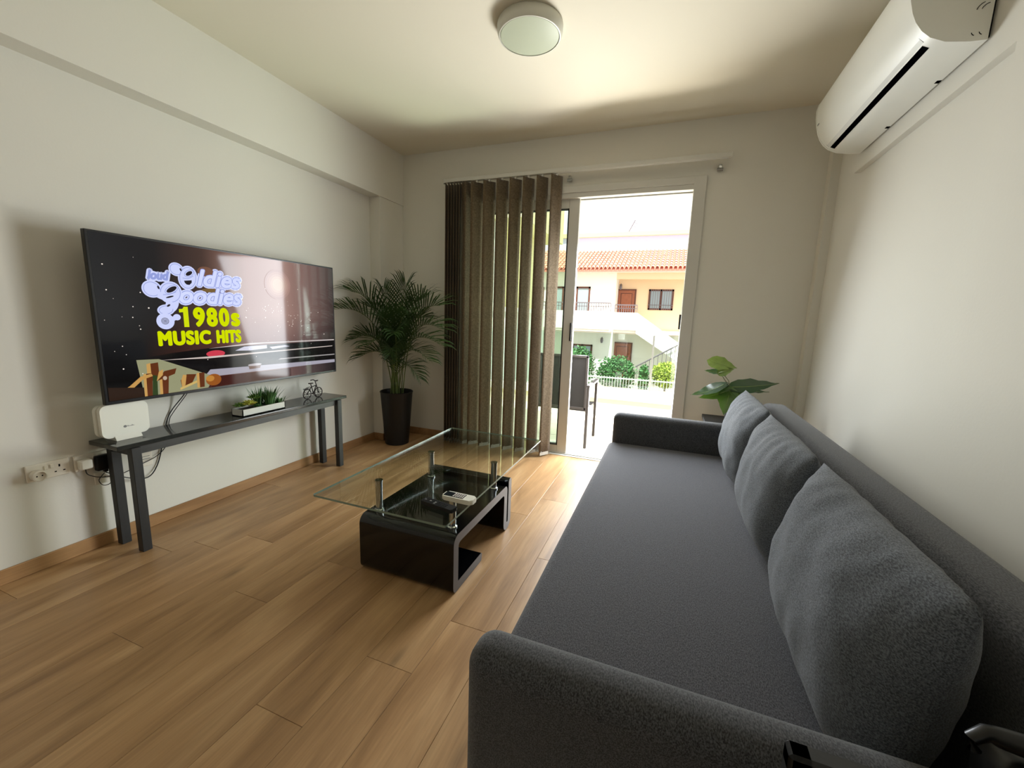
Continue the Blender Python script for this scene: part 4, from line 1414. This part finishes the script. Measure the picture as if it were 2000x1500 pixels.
# iron railings on the balcony
def railing(x0, x1, y, z0, z1, n, parent=hs):
    t = MB().box(x0, x1, y - .025, y + .025, z1 - .05, z1).build('handrail', 'rail_grey', parent)
    b_ = MB()
    for i in range(n + 1):
        xx = x0 + (x1 - x0) * i / n
        b_.box(xx - .014, xx + .014, y - .014, y + .014, z0, z1 - .05)
    b_.box(x0, x1, y - .014, y + .014, z1 - .22, z1 - .19)
    b_.build('railing_bars', 'rail_grey', t)['kind'] = 'stuff'
MB().box(-8.6, -2.98, 22.2, 23.0, .62, .80).build('balcony_slab', 'house_white', hs)
MB().box(-8.6, -3.02, 22.15, 22.3, .74, 1.68).build('balcony_parapet', 'house_white', hs)
railing(-8.6, -3.02, 22.22, 1.68, 2.13, 44)
railing(-2.90, -1.76, 22.97, 1.66, 2.08, 10)
for x, y, z in ((-3.47, 22.97, .12), (-2.80, 24.1, 3.05)):
    l_ = MB().box(x - .02, x + .02, y - .10, y, z + .16, z + .20).lathe([(.0, z - .13), (.05, z - .12), (.085, z + .03), (.045, z + .09), (.09, z + .12), (.0, z + .17)], (x, y - .13, 0), 12)
    l_.build('wall_lantern', 'rail_grey', hs)
# stair handrail
st_ = MB().tube([(-1.60, 22.75, -1.17), (2.0, 22.75, 1.10)], .04, 6)
for i in range(18):
    x = -1.5 + i * .2
    z = -1.17 + (x + 1.60) * (2.27 / 3.6)
    st_.tube([(x, 22.75, z - .8), (x, 22.75, z)], .014, 4)
st_.build('stair_railing', 'rail_grey', hs)
# buildings beyond
bb = thing('rear_building', 'pale lilac-white building rising behind the red roof', 'building', (0, 31, G))
MB().box(-11, 8, 31, 38, G, 7.05).build('wall', 'lilac', bb)
MB().box(-11.2, 8.2, 30.8, 38.2, 7.05, 7.32).build('parapet_band', mat('parapet_band', (222, 200, 140), .9), bb)
an = MB().tube([(-3.35, 30.9, 7.3), (-2.95, 30.9, 8.1)], .035, 6).build('antenna', 'rail_grey', bb)
for q in (7.75, 7.95):
    x = -3.35 + (q - 7.3) * .5
    MB().tube([(x - .02, 30.9, q), (x + .26, 30.9, q - .14)], .02, 5).build('crossbar', 'rail_grey', an)
nb = thing('neighbour_building', 'yellow-walled neighbouring building glimpsed between the blind slats', 'building', (-8.2, 14, G))
MB().box(-12, -5.0, 12.5, 16.8, G, 1.4).build('lower_wall', 'house_white', nb)
MB().box(-12, -4.4, 12.2, 17.0, 4.2, 6.4).build('upper_wall', 'house_yellow', nb)
MB().box(-12, -5.2, 14.5, 16.8, 1.4, 4.2).build('recess_wall', 'house_yellow', nb)
MB().box(-12, -4.8, 12.4, 16.9, 1.4, 1.55).build('balcony_slab', 'house_white', nb)
MB().box(-5.6, -5.3, 12.5, 12.8, 1.55, 4.2).build('pillar', 'house_white', nb)
# front garden wall and pickets
M['rail_pale'] = mat('pale_picket', (176, 178, 168), .7)
gw = thing('garden_wall', 'low stone garden wall with white pickets before the house shrubs', 'wall', (-2, 18.5, G))
MB().box(-9, 5, 18.5, 18.75, G, -1.72).build('stone_base', 'house_cream', gw)
pk = None
for i in range(56):
    x = -5.6 + i * .12
    if pk is None:
        pk = MB().box(x - .012, x + .012, 18.58, 18.62, -1.72, -1.22).build('picket', 'rail_pale', gw, origin=(x, 18.6, -1.72))
    else:
        c = pk.copy(); C.objects.link(c); c.parent = gw; c.location = Vector(pk.location) + Vector((i * .12, 0, 0))
MB().box(-5.7, 1.1, 18.62, 18.65, -1.32, -1.27).build('picket_rail', 'house_white', gw)
def shrub(c, r, n, m, label, name='shrub'):
    t = thing(name, label, 'shrub', (c[0], c[1], G), 'shrubs before the house')
    mb = MB()
    for i in range(n):
        while True:
            v = Vector((rnd.uniform(-1, 1), rnd.uniform(-1, 1), rnd.uniform(-1, 1)))
            if .45 < v.length < 1.:
                break
        bump_ = 1 + .22 * noise.noise(v * 2.5 + Vector(c))
        p = Vector(c) + Vector((v.x * r[0], v.y * r[1], v.z * r[2])) * bump_
        a = Vector((rnd.uniform(-1, 1), rnd.uniform(-1, 1), rnd.uniform(-.4, 1))).normalized()
        s_ = a.cross(Vector((rnd.uniform(-1, 1), rnd.uniform(-1, 1), rnd.uniform(-1, 1)))).normalized()
        L = rnd.uniform(.09, .17)
        mb.faces([p, p + a * L * .5 + s_ * L * .3, p + a * L, p + a * L * .5 - s_ * L * .3], [(0, 1, 2, 3)])
    mb.build('foliage', m, t)
    MB().tube([(c[0], c[1], G), (c[0], c[1], c[2])], .06, 6).build('trunk', 'door_dark', t)
shrub((-2.28, 20.4, -1.32), (.92, .8, .86), 3200, 'shrub', 'rounded green shrub before the brown ground-floor door')
shrub((-4.15, 20.4, -1.15), (.80, .7, 1.05), 2600, 'shrub', 'tall green shrub below the house wing beside the garden chair')
shrub((-1.02, 20.4, -1.50), (.2, .6, .72), 1300, 'shrub', 'narrow lower green shrub at the foot of the outside stair')
shrub((-.05, 20.4, -1.22), (.58, .6, .62), 2200, 'shrub_y', 'yellow-green shrub beside the outside stair')
